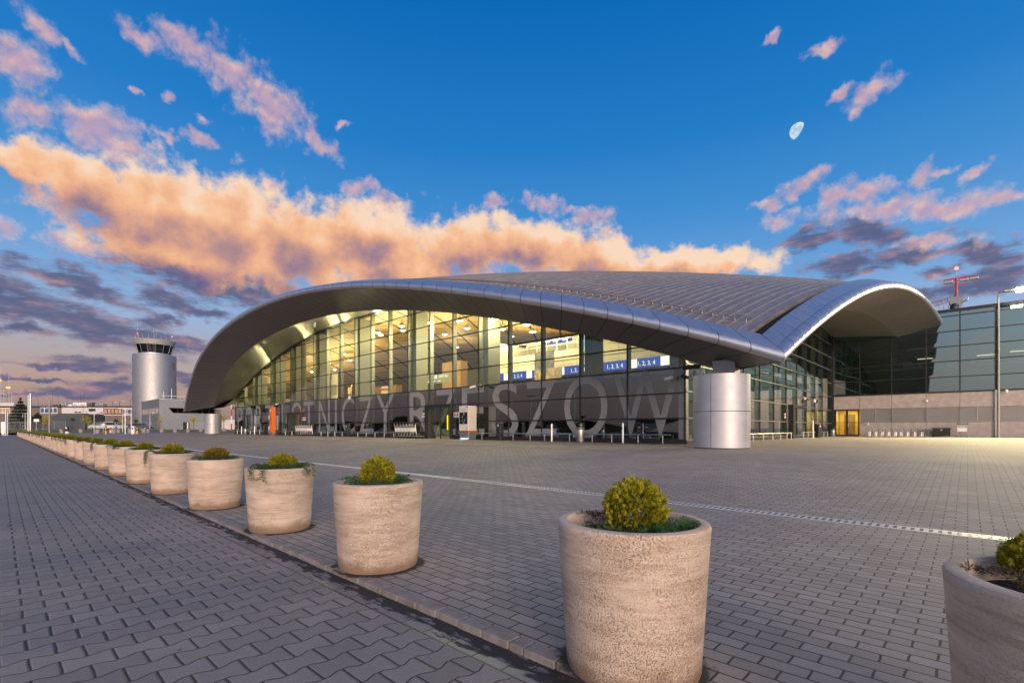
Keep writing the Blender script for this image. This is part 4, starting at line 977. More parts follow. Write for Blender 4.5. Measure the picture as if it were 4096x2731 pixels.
def mat_mesh():
    m, t = new_mat('expanded metal mesh'); p = coord(t); x, y, z = t.sep(p)
    u = t.m('FRACT', t.m('ADD', t.m('MULTIPLY', x, 9.0), t.m('MULTIPLY', z, 14.0))); w = t.m('FRACT', t.m('SUBTRACT', t.m('MULTIPLY', x, 9.0), t.m('MULTIPLY', z, 14.0)))
    h = t.m('MAXIMUM', t.smooth(t.m('ABSOLUTE', t.m('SUBTRACT', u, .5)), .30, .34), t.smooth(t.m('ABSOLUTE', t.m('SUBTRACT', w, .5)), .30, .34))
    setp(t, Base_Color=(.42, .40, .39, 1), Metallic=.5, Roughness=.5)
    tr = t.new('ShaderNodeBsdfTransparent'); mx = t.new('ShaderNodeMixShader'); t.put(mx.inputs[0], h); t.l.new(tr.outputs[0], mx.inputs[1]); t.l.new(t.b.outputs[0], mx.inputs[2]); t.l.new(mx.outputs[0], t.out.inputs[0]); return m
M['mesh'] = mat_mesh()
for i in range(1, len(WX)-1):
    a, b = WX[i]+.03, WX[i+1]-.03; spl = [a, (a+b)/2, b] if i % 3 == 1 else [a, b]
    for p, q in zip(spl[:-1], spl[1:]):
        f = MB(); z0, z1 = 1.68, 2.91
        f.box(p, YW-.03, z0, q, YW+.03, z0+.03); f.box(p, YW-.03, z1-.03, q, YW+.03, z1); f.box(p, YW-.03, z0+.03, p+.03, YW+.03, z1-.03); f.box(q-.03, YW-.03, z0+.03, q, YW+.03, z1-.03)
        fo = wobj('grille_frame', f, M['galv'])
        g = MB(); g.face([(p+.03, YW+.01, z0+.03), (q-.03, YW+.01, z0+.03), (q-.03, YW+.01, z1-.03), (p+.03, YW+.01, z1-.03)]); wobj('grille', g, M['mesh'], fo)
rw = random.Random(5); wz = [4.27, 5.53, 6.87, 8.15, 9.43, 10.74, 11.08]
g = MB()
for i in range(len(WX)-1):
    for k in range(len(wz)-1):
        e = lambda: rw.uniform(-.008, .008)
        g.face([(WX[i], YW+.02+e(), wz[k]), (WX[i+1], YW+.02+e(), wz[k]), (WX[i+1], YW+.02+e(), wz[k+1]), (WX[i], YW+.02+e(), wz[k+1])])
wobj('glazing', g, M['glass_wing'])
for x in WX[:-1]:
    f = MB(); f.box(x-.045, YW-.05, 4.2, x+.045, YW-.003, 11.2); wobj('mullion', f, M['alu'])
for z in wz[1:-1]:
    f = MB(); f.box(-9.7, YW-.035, z-.035, 20, YW-.006, z+.035); wobj('transom', f, M['alu'])
f = MB(); f.box(-9.7, YW-.07, 4.19, 20, YW+.1, 4.30); wobj('sill_rail', f, M['alu'])
f = MB(); f.box(-9.75, YW-.08, 11.08, 20.1, YW+.4, 11.33); wobj('parapet', f, M['alu'])
f = MB(); f.box(-30, YW+.4, 11.0, 20, 86, 11.2); wobj('roof', f, M['gutter'])
f = MB(); f.box(-9.9, YW-.25, ZG-.2, -9.5, YW+.2, 11.3); wobj('corner_post', f, M['alu'])
# what lies behind the mirror glass: floor, rear wall, some office things
f = MB(); f.box(-9.5, YW+.3, 4.3, 20, YW+7, 4.4); wobj('office_floor', f, M['hallfloor'])
f = MB(); f.box(-9.5, YW+6, 4.4, 20, YW+6.2, 11); wobj('office_wall', f, pbr('dim office wall', (.10, .10, .09), .7, 0, .15, .6))
f = MB(); f.box(-9.5, YW+.35, 7.6, 20, YW+6, 7.75); wobj('office_ceiling', f, M['lowwall'])
f = MB(); f.k = 0
for x in (-9.0, -8.7, -3.7, -3.2, -1.4, -1.0, .2, 3.0, 4.4): f.box(x, YW+.7, 6.55, x+.28, YW+1.0, 6.55+rw.uniform(.15, .45))
f.box(-9.4, YW+.5, 6.45, 19, YW+1.2, 6.54)
wobj('office_shelf', f, M['cream'])
f = MB(); f.box(-4.35, YW+.9, 6.55, -3.65, YW+1.3, 7.15); wobj('office_cabinet', f, M['galv'])
f = MB()
for x, y in ((-3.4, 2.5), (.6, 3.2), (2.6, 2.0), (4.2, 3.5)): f.box(x, YW+y, 7.50, x+1.1, YW+y+.2, 7.55)
wobj('tube_light', f, glow('office tube light', (1, .85, .45, 1), 3.0))
# double door into the wing
d = MB(); x0, x1 = -9.45, -7.46
for (a, b) in ((x0, x0+.13), (-8.53, -8.37), (x1-.12, x1)): d.box(a, YW-.02, ZG, b, YW+.08, 2.93)
d.box(x0+.13, YW-.015, 2.80, x1-.12, YW+.07, 2.93); d.box(x0+.13, YW-.015, ZG, x1-.12, YW+.07, ZG+.14); d.box(x0+.13, YW-.012, 1.66, x1-.12, YW+.06, 1.71)
d.box(-9.74, YW-.01, ZG, x0, YW+.2, 2.93); 
dr = wobj('door', d, M['alu'])
g = MB(); g.face([(x0, YW+.03, ZG), (x1, YW+.03, ZG), (x1, YW+.03, 2.8), (x0, YW+.03, 2.8)]); wobj('door_pane', g, M['glass'], dr)
g = MB(); g.tube([(-8.34, YW-.02, 1.25), (-8.34, YW-.10, 1.25), (-8.34, YW-.10, 1.6), (-8.34, YW-.02, 1.6)], .022, 6); wobj('handle', g, M['steel'], dr)
g = MB(); g.box(-9.4, YW+2.2, ZG, -7.3, YW+2.4, 3.0); g.box(-9.6, YW+.3, ZG, -9.45, YW+2.2, 3.0); g.box(-7.46, YW+.3, ZG, -7.3, YW+2.2, 3.0); g.box(-9.6, YW+.3, 2.95, -7.3, YW+2.4, 3.0); g.box(-9.6, YW+.3, ZG-.1, -7.3, YW+2.4, ZG+.01)
wobj('lobby', g, pbr('yellow lobby wall', (.62, .42, .08), .6, 0, .08, 1))
g = MB(); g.box(-9.0, YW+2.15, ZG, -8.1, YW+2.19, 2.5); wobj('lobby_door', g, pbr('brown inner door', (.2, .12, .05), .5, 0, .1, 2))
g = MB(); g.box(-9.0, YW+1.0, 2.88, -7.9, YW+1.15, 2.94); wobj('tube_light', g, glow('lobby tube light', (1, .82, .4, 1), 14.0))
L = bpy.data.lights.new('lobby_light', 'AREA'); L.energy = 60; L.color = (1, .8, .4); L.size = .6
o = bpy.data.objects.new('lobby_light', L); C.objects.link(o); o.parent = WG; o.location = (-8.4, 1.1, 2.5)
g = MB(); g.box(1.63, YW-.13, ZG, 1.76, YW-.01, 4.25); wobj('downpipe', g, M['galv'])

# ------------------------------------------------------------------ things along the terminal front
Z0 = ZG
def bollard(x, y, lab, tagged=True):
    t = thing('bollard', lab, 'bollard', (x, y, Z0), 0, 'steel bollards before the terminal')
    b = MB(); b.lathe([(.11, 0), (.11, .012), (.062, .014), (.062, .98), (.055, 1.0), (.001, 1.005)], 0, 0, 18, cap=False); obj('post', b, M['steel'], t, smooth=35)
    if tagged:
        b = MB(); b.box(-.035, -.066, .68, .035, -.058, .78); obj('sticker', b, glow('green sticker with added glow', (.02, .25, .06, 1), .4), t)  # plain sticker, brightened by a slight emission
    return t
bollard(-12.49, 21.3, 'steel bollard with green sticker beside the big round pillar')
bollard(-17.0, 21.3, 'steel bollard with green sticker left of the steel litter bin')
bollard(-63.6, 21.5, 'steel bollard right of the small bin near the far glass corner', False)
bollard(-68.2, 21.5, 'steel bollard left of the small bin near the far glass corner', False)
def bin_(x, y, s, lab):
    t = thing('litter_bin', lab, 'litter bin', (x, y, Z0), 0, 'steel litter bins')
    b = MB(); b.lathe([(.20, 0), (.21, .02), (.21, .66), (.19, .68)], 0, 0, 24, cap=False); obj('body', b, M['steel'], t, smooth=35)
    b = MB(); b.lathe([(.215, .66), (.235, .70), (.235, .76), (.20, .79)], 0, 0, 24, cap=False); obj('collar', b, M['alu_mid'], t, smooth=35)
    b = MB(); b.lathe([(.20, .79), (.232, .80), (.232, 1.0), (.19, 1.05), (.001, 1.06)], 0, 0, 24, -math.pi*.5+.6, math.pi*1.5-.6, cap=False); b.lathe([(.17, .79), (.17, 1.0), (.001, 1.02)], 0, 0, 16, cap=False); obj('hood', b, M['alu'], t, smooth=35)
    t.scale = (s, s, s); return t
bin_(-15.05, 21.3, 1.0, 'steel litter bin with dark hood before the big glazed letter O')
bin_(-66.75, 21.5, .95, 'small dark-topped steel litter bin near the far glass corner')
t = bin_(-9.35, 54.6, .85, 'small steel litter bin beside the yellow-lit double door')
def ash(x, y, lab, rot=0):
    t = thing('black_ash_post', lab, 'ashtray post', (x, y, Z0), rot, 'black ashtray posts')
    b = MB(); b.bevbox(-.18, -.16, 0, .18, .16, 1.08, .015); obj('body', b, M['black'], t)
    b = MB(); b.box(-.05, -.166, .86, .05, -.161, .97); obj('symbol', b, M['white'], t)
    b = MB(); b.box(-.13, -.13, 1.08, .13, .13, 1.095); obj('tray', b, M['steel'], t); return t
ash(-21.1, 21.3, 'black ashtray post right of the nearer ticket machine')
ash(-40.3, 21.4, 'black ashtray post between the two rows of luggage trolleys')
ash(-60.1, 21.5, 'black ashtray post left of the farther white ticket machine')
ash(-8.9, 46.1, 'black ashtray post beside a thin steel post in the corner', R(60))
def machine(x, y, lab, w, d, h, face):
    t = thing('ticket_machine', lab, 'ticket machine', (x, y, Z0), 0, 'parking ticket machines')
    b = MB(); b.bevbox(-w/2+.03, -d/2+.03, 0, w/2-.03, d/2-.03, .55, .02); obj('plinth', b, M['grey'] if False else M['alu_mid'], t)
    b = MB(); b.box(-w/2+.015, -d/2+.015, .55, w/2-.015, d/2-.015, .60); obj('stripe', b, M['orange'], t)
    b = MB(); b.bevbox(-w/2, -d/2, .60, w/2, d/2, h, .03); obj('cabinet', b, M[face], t)
    b = MB(); b.bevbox(-w/2+.07, -d/2-.012, 1.02, w/2-.12, -d/2-.001, h-.42, .008); p = obj('front_panel', b, M['screen'], t)
    b = MB(); rr = random.Random(2)
    for px, pz, pw, ph in ((-.10, h-.78, .08, .13), (.02, h-.60, .12, .16), (-.12, h-1.0, .1, .06), (.10, h-.98, .1, .09), (-.02, h-1.12, .12, .05), (.05, h-1.26, .09, .04)): b.box(px*w/.9-pw/2, -d/2-.02, max(pz, 1.08), px*w/.9+pw/2, -d/2-.0125, max(pz, 1.08)+ph)
    obj('buttons', b, M['galv'], p)
    b = MB(); b.box(-w/2+.02, -d/2-.01, h-.11, w/2-.08, -d/2-.002, h-.03); s = obj('header_sign', b, M['blue_lit'], t)
    b = MB(); text_mb('KASA PARKINGOWA', -w/2+.08, w/2-.14, h-.095, h-.045, -d/2-.012, b); obj('legend', b, M['white_lit'], s)
    b = MB(); text_mb('KASA PARKINGOWA', -w/2+.10, w/2-.25, h-.29, h-.24, -d/2-.004, b); obj('legend', b, M['ink'], t)
    b = MB(); b.box(w/2-.22, -d/2-.004, .70, w/2-.13, -d/2-.0015, .78); obj('lock', b, M['ink'], t)
    return t
TM = machine(-24.2, 21.4, 'cream ticket machine with black panel on dark plinth before the sliding door', .98, .72, 2.22, 'cream')
machine(-56.9, 21.2, 'white ticket machine beside the tall orange help column', .95, .72, 2.2, 'white')
L = bpy.data.lights.new('machine_light', 'AREA'); L.energy = 10; L.color = (.6, .7, 1.0); L.size = .8; L.size_y = .05; L.shape = 'RECTANGLE'
o = bpy.data.objects.new('machine_light', L); C.objects.link(o); o.parent = TM; o.location = (0, -.42, .12)
t = thing('help_column', 'tall orange help column with white symbol beside the white ticket machine', 'help point', (-55.75, 20.7, Z0))
b = MB(); b.bevbox(-.34, -.2, .28, .34, .2, 3.1, .02); obj('body', b, M['orange'], t)
b = MB(); b.box(-.32, -.18, 0, .32, .18, .28); obj('plinth', b, M['alu_mid'], t)
b = MB(); b.cyl(0, 0, 0, .006, .13, 16); b.v = [(x, -.206-z, y+2.72) for x, y, z in b.v]; b.prism([(-.1, 2.52), (.1, 2.52), (0, 2.68)], 'y', -.212, -.206); obj('symbol', b, M['white'], t)
b = MB(); b.box(-.1, -.206, 1.7, .1, -.2005, 1.95); obj('call_button', b, M['screen'], t)
# low steel rails before the glass
def rail(pts, posts, lab):
    t = thing('low_steel_rail', lab, 'guard rail', (pts[0][0], pts[0][1], Z0), 0, 'low steel rails along the glass')
    ox, oy = pts[0][:2]
    b = MB(); b.tube([(x-ox, y-oy, .42) for x, y in pts], .035, 8); obj('bar', b, M['steel'], t, smooth=True)
    for x, y in posts:
        b = MB(); b.cyl(x-ox, y-oy, 0, .40, .026, 8); obj('post', b, M['steel'], t, smooth=True)
    return t
YR = 21.75
rail([(-25.6, YR), (-10.2, YR)], [(x, YR) for x in (-25.2, -23.2, -21.8, -20.4, -19.0, -17.9, -16.1, -14.6, -13.4, -11.9, -10.6)], 'low steel rail between the sliding door and the big round pillar')
rail([(-46.6, YR), (-31.9, YR)], [(x, YR) for x in np.arange(-46.3, -31.5, 1.42)], 'low steel rail along the middle of the glass front')
rail([(-71.0, YR), (-58.6, YR)], [(x, YR) for x in np.arange(-70.6, -58, 1.6)], 'low steel rail at the far left of the glass front')
rail([(-55.2, YR), (-52.9, YR)], [(-54.9, YR), (-53.2, YR)], 'short low steel rail right of the orange help column')
rail([(-8.55, 25.5), (-8.85, 37.6)], [(-8.6, 26.6), (-8.62, 28.6), (-8.66, 30.6), (-8.7, 32.6), (-8.75, 34.5), (-8.8, 36.2), (-8.85, 37.5)], 'low steel rail along the side glazing behind the big pillar')
rail([(-9.0, 41.2), (-9.2, 51.6)], [(-9.0, 41.6), (-9.05, 43.3), (-9.1, 45.4), (-9.13, 47.3), (-9.17, 49.6), (-9.2, 51.3)], 'low steel rail in the corner before the concrete wing')
t = thing('thin_steel_post', 'thin steel post standing beside the black ashtray post in the corner', 'post', (-8.6, 42.7, Z0))
b = MB(); b.cyl(0, 0, 0, 1.35, .04, 10); b.cyl(0, 0, 0, .012, .12, 12); obj('tube', b, M['steel'], t, smooth=35)
b = MB(); b.tube([(-.0, 0, 1.35), (-.05, 0, 1.5), (-.12, 0, 1.5)], .03, 8); obj('head', b, M['black'], t)
# luggage trolleys
def make_trolley():
    t = thing('luggage_trolley', '', 'luggage trolley', (0, 0, 0), 0, 'luggage trolleys')
    w, l = .31, .9
    b = MB()
    for s in (-w, w): b.tube([(s, l*.9, .14), (s*.9, 0, .16), (s, -.02, .35), (s, -.12, 1.05)], .018, 7)
    b.tube([(-w, .1, .16), (w, .1, .16)], .015, 6); b.tube([(-w, .75, .15), (w, .75, .15)], .015, 6); b.tube([(-w, -.03, .4), (w, -.03, .4)], .015, 6)
    obj('frame', b, M['steel'], t, smooth=True)
    b = MB(); b.box(-w+.02, -.075, .48, w-.02, -.06, .78); obj('advert_panel', b, M['paper'], t)
    b = MB(); b.box(-w+.02, -.10, .82, w-.02, -.085, .96); obj('sign_plate', b, M['galv'], t)
    b = MB(); b.tube([(-w, -.12, 1.05), (-w, -.18, 1.10), (w, -.18, 1.10), (w, -.12, 1.05)], .022, 7); b.tube([(-w, -.18, 1.1), (-w, -.2, 1.22)], .02, 6); b.tube([(w, -.18, 1.1), (w, -.2, 1.22)], .02, 6); obj('handle', b, M['black'], t, smooth=True)
    for x, y in ((-w, .02), (w, .02), (0, .85)):
        b = MB(); b.lathe([(.075, -.02), (.08, 0), (.075, .02)], 0, 0, 14); b.v = [(x+z, y+p, .082+q) for p, q, z in b.v]; obj('wheel', b, M['rubber'], t, smooth=35)
    return t
tro = make_trolley(); first = [True]
def place_trolley(x, y, rz, lab):
    global tro
    if first[0]: first[0] = False; tro.location = (x, y, Z0); tro.rotation_euler = (0, 0, rz); tro['label'] = lab; return tro
    return dup(tro, (x, y, Z0), rz, lab)
for i in range(6): place_trolley(-31.9+i*.40, 21.1, R(-78), 'luggage trolley, %s from the left in the row left of the sliding door' % ORD[i])
for i in range(6): place_trolley(-50.2+i*.52, 21.2, R(-78), 'luggage trolley, %s from the left in the farther trolley row' % ORD[i])
place_trolley(-.33, 54.9, R(4), 'single luggage trolley standing before the concrete wall right of the black chest')
# bicycle racks, chest and small fittings on the wing
def rack(x0, n, step, lab):
    t = thing('bicycle_rack', lab, 'bicycle rack', (x0, 55.3, Z0), 0, 'bicycle racks by the concrete wall')
    b = MB(); b.box(-.1, -.05, .0, n*step+.1, .02, .05); obj('base_rail', b, M['galv'], t)
    for i in range(n+1):
        b = MB()
        for s in (0, .1): b.tube([(i*step+s, 0, .05), (i*step+s, 0, .42)], .02, 6)
        obj('wheel_holder', b, M['steel'], t, smooth=True)
        if i < n:
            b = MB(); b.tube([(i*step+.30, 0, .05), (i*step+.24, .06, .78)], .03, 7); b.tube([(i*step+.32, 0, .05), (i*step+.32, 0, .22), (i*step+.40, 0, .22), (i*step+.42, 0, .05)], .02, 6); obj('lean_bar', b, M['alu_mid'], t, smooth=True)
            b = MB(); b.sphere(i*step+.24, .06, .79, .035, 8, 6); obj('cap', b, M['steel'], t, smooth='all')
    return t
rack(-6.65, 4, .475, 'steel bicycle rack nearer the yellow-lit door'); rack(-4.36, 4, .475, 'steel bicycle rack nearer the black chest')
t = thing('storage_chest', 'black steel chest with a flat lid by the concrete wall', 'chest', (-1.62, 55.35, Z0))
b = MB(); b.bevbox(-.56, -.3, .12, .56, .3, .70, .01); obj('body', b, M['black'], t)
b = MB(); b.bevbox(-.61, -.34, .702, .61, .33, .78, .012); obj('lid', b, M['black'], t)
for x in (-.52, .52):
    b = MB(); b.box(x-.03, -.28, 0, x+.03, -.22, .119); b.box(x-.03, .22, 0, x+.03, .28, .119); obj('leg', b, M['black'], t)
b = MB(); b.box(-.07, -.335, .55, .07, -.301, .66); obj('latch', b, M['galv'], t)
t = thing('alarm_box', 'small grey alarm box on the concrete wall above a bicycle rack', 'alarm box', (-6.87, 55.99, 1.42)); b = MB(); b.bevbox(-.12, -.09, 0, .12, 0, .2, .02); obj('case', b, M['cream'], t); b = MB(); b.box(-.07, -.1, .07, .07, -.091, .15); obj('cover', b, M['grey'], t)
t = thing('red_button', 'small red call button on the concrete wall right of the door', 'call button', (-7.25, 55.99, 1.55)); b = MB(); b.sphere(0, -.04, .04, .055, 10, 6); obj('knob', b, M['red'], t, smooth='all')
t = thing('wall_lamp', 'small dome wall lamp on the upper concrete panels', 'wall lamp', (-2.62, 55.99, 3.45)); b = MB(); b.sphere(0, -.07, .08, .1, 12, 8); obj('dome', b, M['paper'], t, smooth='all')
def bullet(t, x, y, z, ax, mat):
    b = MB(); b.cyl(0, 0, -.2, .2, .075, 10); d = Vector(ax).to_track_quat('Z', 'Y'); b.v = [tuple(d @ Vector(v)+Vector((x, y, z))) for v in b.v]; obj('camera_body', b, mat, t, smooth=35)
def domecam(t, x, y, z, mat):
    b = MB(); b.lathe([(.001, -.16), (.08, -.13), (.11, -.04), (.11, .06), (.06, .12), (.001, .13)], x, y, 12, cap=False); b.v = [(p, q, r+z) for p, q, r in b.v]; obj('camera_body', b, mat, t, smooth=True)
def cams(x, y, z, lab, kind, along='x'):
    t = thing('security_camera', lab, 'security camera', (x, y, z), 0, 'security cameras on the terminal')
    dx, dy = (1, 0) if along == 'x' else (0, 1); nx, ny = (0, -1) if along == 'x' else (1, 0)
    b = MB(); b.tube([(0, 0, 0), (nx*.35, ny*.35, .02)], .03, 6); b.tube([(nx*.35-dx*.4, ny*.35-dy*.4, .02), (nx*.35+dx*.4, ny*.35+dy*.4, .02)], .025, 6); obj('bracket', b, M['galv'], t)
    if kind == 'bullet': bullet(t, nx*.4-dx*.4, ny*.4-dy*.4, -.06, (nx*.6-dx, ny*.6-dy, -.3), M['white']); bullet(t, nx*.4+dx*.4, ny*.4+dy*.4, -.05, (nx*.5+dx, ny*.5+dy, -.4), M['black'])
    else: domecam(t, nx*.4-dx*.38, ny*.4-dy*.38, -.12, M['white']); domecam(t, nx*.4+dx*.38, ny*.4+dy*.38, -.12, M['black'])
cams(-23.8, YG-.05, 3.95, 'pair of bullet security cameras on the glass right of the sliding door', 'bullet')
cams(-40.5, YG-.05, 4.0, 'pair of dome security cameras on the glass above the letter C', 'dome')
cams(-57.2, YG-.05, 3.95, 'pair of security cameras on the glass above the farther ticket machine', 'bullet')
cams(-73.0, YG-.05, 4.0, 'security cameras at the far left glass corner', 'dome')
cams(-9.95, YG-.05, 3.55, 'bullet security cameras beside the top of the big round pillar', 'bullet')
cams(-9.6, 43.2, 3.5, 'white bullet camera pair on the side glazing nearer the big pillar', 'bullet', 'y')
cams(-9.6, 46.6, 3.5, 'white and dark camera pair on the side glazing nearer the concrete wing', 'dome', 'y')
t = thing('dome_camera', 'white dome camera hanging from a bracket under the roof edge by the big pillar', 'security camera', (-9.0, 21.6, 3.75)); domecam(t, .42, -.3, -.1, M['white']); b = MB(); b.box(-.75, .45, .1, .1, .6, .3); b.tube([(.0, .5, .2), (.42, -.3, .16)], .04, 6); obj('bracket', b, M['alu'], t)
t = thing('dome_camera', 'white dome camera under the sill of the mirror glass', 'security camera', (2.28, 55.85, 4.12)); domecam(t, 0, -.1, 0, M['white'])
for x, z, lab in ((-38.6, 9.55, 'spot lamp hanging from the soffit at the top of the glass front'), (-66.0, 7.0, 'spot lamp hanging from the lit soffit at the left of the glass front')):
    t = thing('soffit_spotlight', lab, 'spotlight', (x, 17.6, z)); b = MB(); b.tube([(0, 0, .35), (0, 0, .12)], .03, 6); obj('stem', b, M['galv'], t); b = MB(); b.cyl(0, 0, -.22, .14, .09, 10); b.v = [(p+r*.25, q, r) for p, q, r in b.v]; obj('head', b, M['white'], t)
# stickers with crossed-out symbols beside the doors
def sticker(x, y, z, lab, rot=0, n=3):
    t = thing('prohibition_sticker', lab, 'sticker', (x, y, z), rot, 'prohibition stickers beside the doors')
    w = .26*n; b = MB(); b.box(-w/2, -.004, 0, w/2, 0, .34); obj('sheet', b, M['paper'], t)
    b = MB(); b.k = 0
    for i in range(n):
        cx = -w/2+.13+i*.26
        ring = MB(); ring.lathe([(.085, 0), (.11, 0)], 0, 0, 18, cap=False); b.v and None
        i0 = len(b.v); b.v += [(cx+p, -.008, .17+q) for p, q, r in ring.v]; b.f += [tuple(i0+j for j in f) for f in ring.f]; b.mi += [0]*len(ring.f)
        b.k = 0; b.box(cx-.09, -.009, .155, cx+.09, -.0085, .185, 0); b.k = 1; b.box(cx-.04, -.0075, .11, cx+.04, -.007, .24)
    obj('symbols', b, [M['rubber_red'], M['ink']], t); return t
sticker(-30.1, YG-.04, 1.95, 'prohibition sticker strip on the glass left of the sliding door')
sticker(-26.3, YG-.04, 1.9, 'prohibition sticker strip on the glass left of the nearer ticket machine')
sticker(-51.3, YG-.04, 1.95, 'prohibition sticker strip above the farther trolley row')
sticker(-55.4, YG-.04, 1.95, 'prohibition sticker right of the orange help column', 0, 2)
sticker(-9.70, 39.4, 1.85, 'white prohibition sticker left of the black portal in the corner', R(90), 1)
sticker(-9.70, 41.7, 1.85, 'white prohibition sticker right of the black portal in the corner', R(90), 1)
# tall floodlight at the right edge: lit
FLP = thing('floodlight_mast', 'tall lit floodlight mast before the wing at the right edge', 'floodlight', (1.78, 54.2, Z0))
b = MB(); b.cyl(0, 0, 0, 11.2, .085, 12, .06); b.cyl(0, 0, 0, .05, .2, 12); obj('mast', b, M['alu_mid'], FLP, smooth=35)
b = MB(); b.tube([(0, 0, 11.1), (.0, -.2, 11.4), (.55, -.5, 11.45), (1.5, -1.2, 11.4)], .045, 7); obj('arm', b, M['galv'], FLP, smooth=True)
b = MB(); b.bevbox(.25, -1.0, 11.28, 1.5, -.55, 11.42, .03); obj('lamp_housing', b, M['alu_mid'], FLP)
M['flood'] = glow('floodlight glass', (1.0, .88, .6, 1), 60.0)
b = MB(); b.box(.9, -1.32, 11.08, 1.6, -1.0, 11.38); obj('lamp_glass', b, M['flood'], FLP)
L = bpy.data.lights.new('floodlight', 'SPOT'); L.energy = 40000; L.color = (1.0, .80, .42); L.shadow_soft_size = .3; L.spot_size = R(112); L.spot_blend = .8
o = bpy.data.objects.new('floodlight', L); C.objects.link(o); o.parent = FLP; o.location = (1.25, -1.4, 11.0); o.rotation_euler = (R(-40), 0, R(0))
L = bpy.data.lights.new('floodlight_spill', 'POINT'); L.energy = 220; L.color = (1.0, .84, .55); L.shadow_soft_size = .12
o = bpy.data.objects.new('floodlight_spill', L); C.objects.link(o); o.parent = FLP; o.location = (1.25, -1.55, 11.2)
# behind the wing: apron light mast, boarding bridge, steel gantry
t = thing('apron_light_mast', 'red apron light mast with crossbar and red beacon beyond the wing', 'light mast', (-1.02, 84, Z0))
b = MB(); b.cyl(0, 0, 8, 19.9, .12, 10); obj('pole', b, M['red'], t, smooth=True); b = MB(); b.cyl(-.2, .1, 8, 20.0, .07, 8); obj('ladder_tube', b, M['galv'], t)
b = MB(); b.box(-1.25, -.08, 19.85, 1.95, .08, 19.97); obj('crossbar', b, M['red'], t)
for x in (-.8, .7, 1.6):
    b = MB(); b.bevbox(x-.42, -.2, 19.45, x+.42, .2, 19.78, .04); obj('floodlight_head', b, M['galv'], t)
b = MB(); b.cyl(-.05, 0, 19.97, 21.1, .04, 6); obj('rod', b, M['galv'], t); b = MB(); b.sphere(.0, 0, 21.2, .2, 10, 6); obj('beacon', b, glow('red beacon', (1, .08, .06, 1), 9), t)
t = thing('boarding_bridge', 'grey boarding bridge cab showing above the wing roof', 'boarding bridge', (-1.0, 76, Z0))
b = MB(); b.prism([(-.75, 16.0), (-.35, 15.0), (.3, 15.0), (.6, 15.6), (.55, 16.0)], 'y', 0, 3.0); obj('cab', b, M['grey'], t)
b = MB(); b.lathe([(.38, 14.4), (.40, 14.75), (.2, 15.1), (.01, 15.15)], -.12, -.5, 16, cap=False); obj('canopy', b, M['black'], t, smooth=True)
b = MB(); b.tube([(.5, .5, 15.3), (1.0, .5, 15.55), (1.05, .5, 15.75)], .09, 6); b.box(-.5, .5, 10, .4, 2.5, 15.0); obj('arm', b, M['galv'], t)
t = thing('steel_gantry', 'grey steel gantry railing showing left of the boarding bridge', 'gantry', (-3.3, 76, Z0))
b = MB()
for k in range(5): b.box(k*.42-.035, -.05, 11, k*.42+.035, .05, 15.6+k*.1)
b.tube([(-.4, 0, 15.45), (1.8, 0, 16.0)], .045, 5); b.tube([(-.4, 0, 15.0), (1.8, 0, 15.5)], .035, 5); b.tube([(0, 0, 14.7), (.9, 0, 15.6)], .03, 5); obj('railing', b, M['galv'], t)
# ------------------------------------------------------------------ far left: control tower, old terminal, car park
ROT = R(43.29)
def farP(e, n, z=None): x, y = far(e, n); return (x, y, gzf(n) if z is None else z)
def mat_shingle(name, col, curved=False):
    m, t = new_mat(name); p = coord(t); x, y, z = t.sep(p)
    u = t.m('MULTIPLY', t.m('ARCTAN2', y, x), 5.2) if curved else t.m('ADD', x, y)
    a = t.m('MULTIPLY', t.m('ADD', u, z), 1.5); b = t.m('MULTIPLY', t.m('SUBTRACT', u, z), 1.5)
    fa = t.m('FRACT', a); fb = t.m('FRACT', b)
    wn = t.new('ShaderNodeTexWhiteNoise', noise_dimensions='2D'); t.put(wn.inputs['Vector'], t.xyz(t.m('FLOOR', a), t.m('FLOOR', b), 0))
    j = t.m('MAXIMUM', t.smooth(t.m('ABSOLUTE', t.m('SUBTRACT', fa, .5)), .40, .48), t.smooth(t.m('ABSOLUTE', t.m('SUBTRACT', fb, .5)), .40, .48))
    lo = tuple(c*.93 for c in col)+(1,); hi = tuple(min(c*1.07, 1) for c in col)+(1,)
    setp(t, Base_Color=t.mix(j, t.mix(wn.outputs[0], lo, hi), tuple(c*.62 for c in col)+(1,)), Metallic=.75, Roughness=t.smooth(wn.outputs[0], 0, 1, .45, .55))
    bump(t, t.m('ADD', t.m('MULTIPLY', t.m('ADD', fa, fb), .5), t.m('MULTIPLY', j, -.4)), .04, .4); return m
M['shingle_c'] = mat_shingle('grey metal diamond shingles', (.36, .345, .34), True); M['shingle'] = mat_shingle('grey metal diamond shingles flat', (.30, .30, .31))
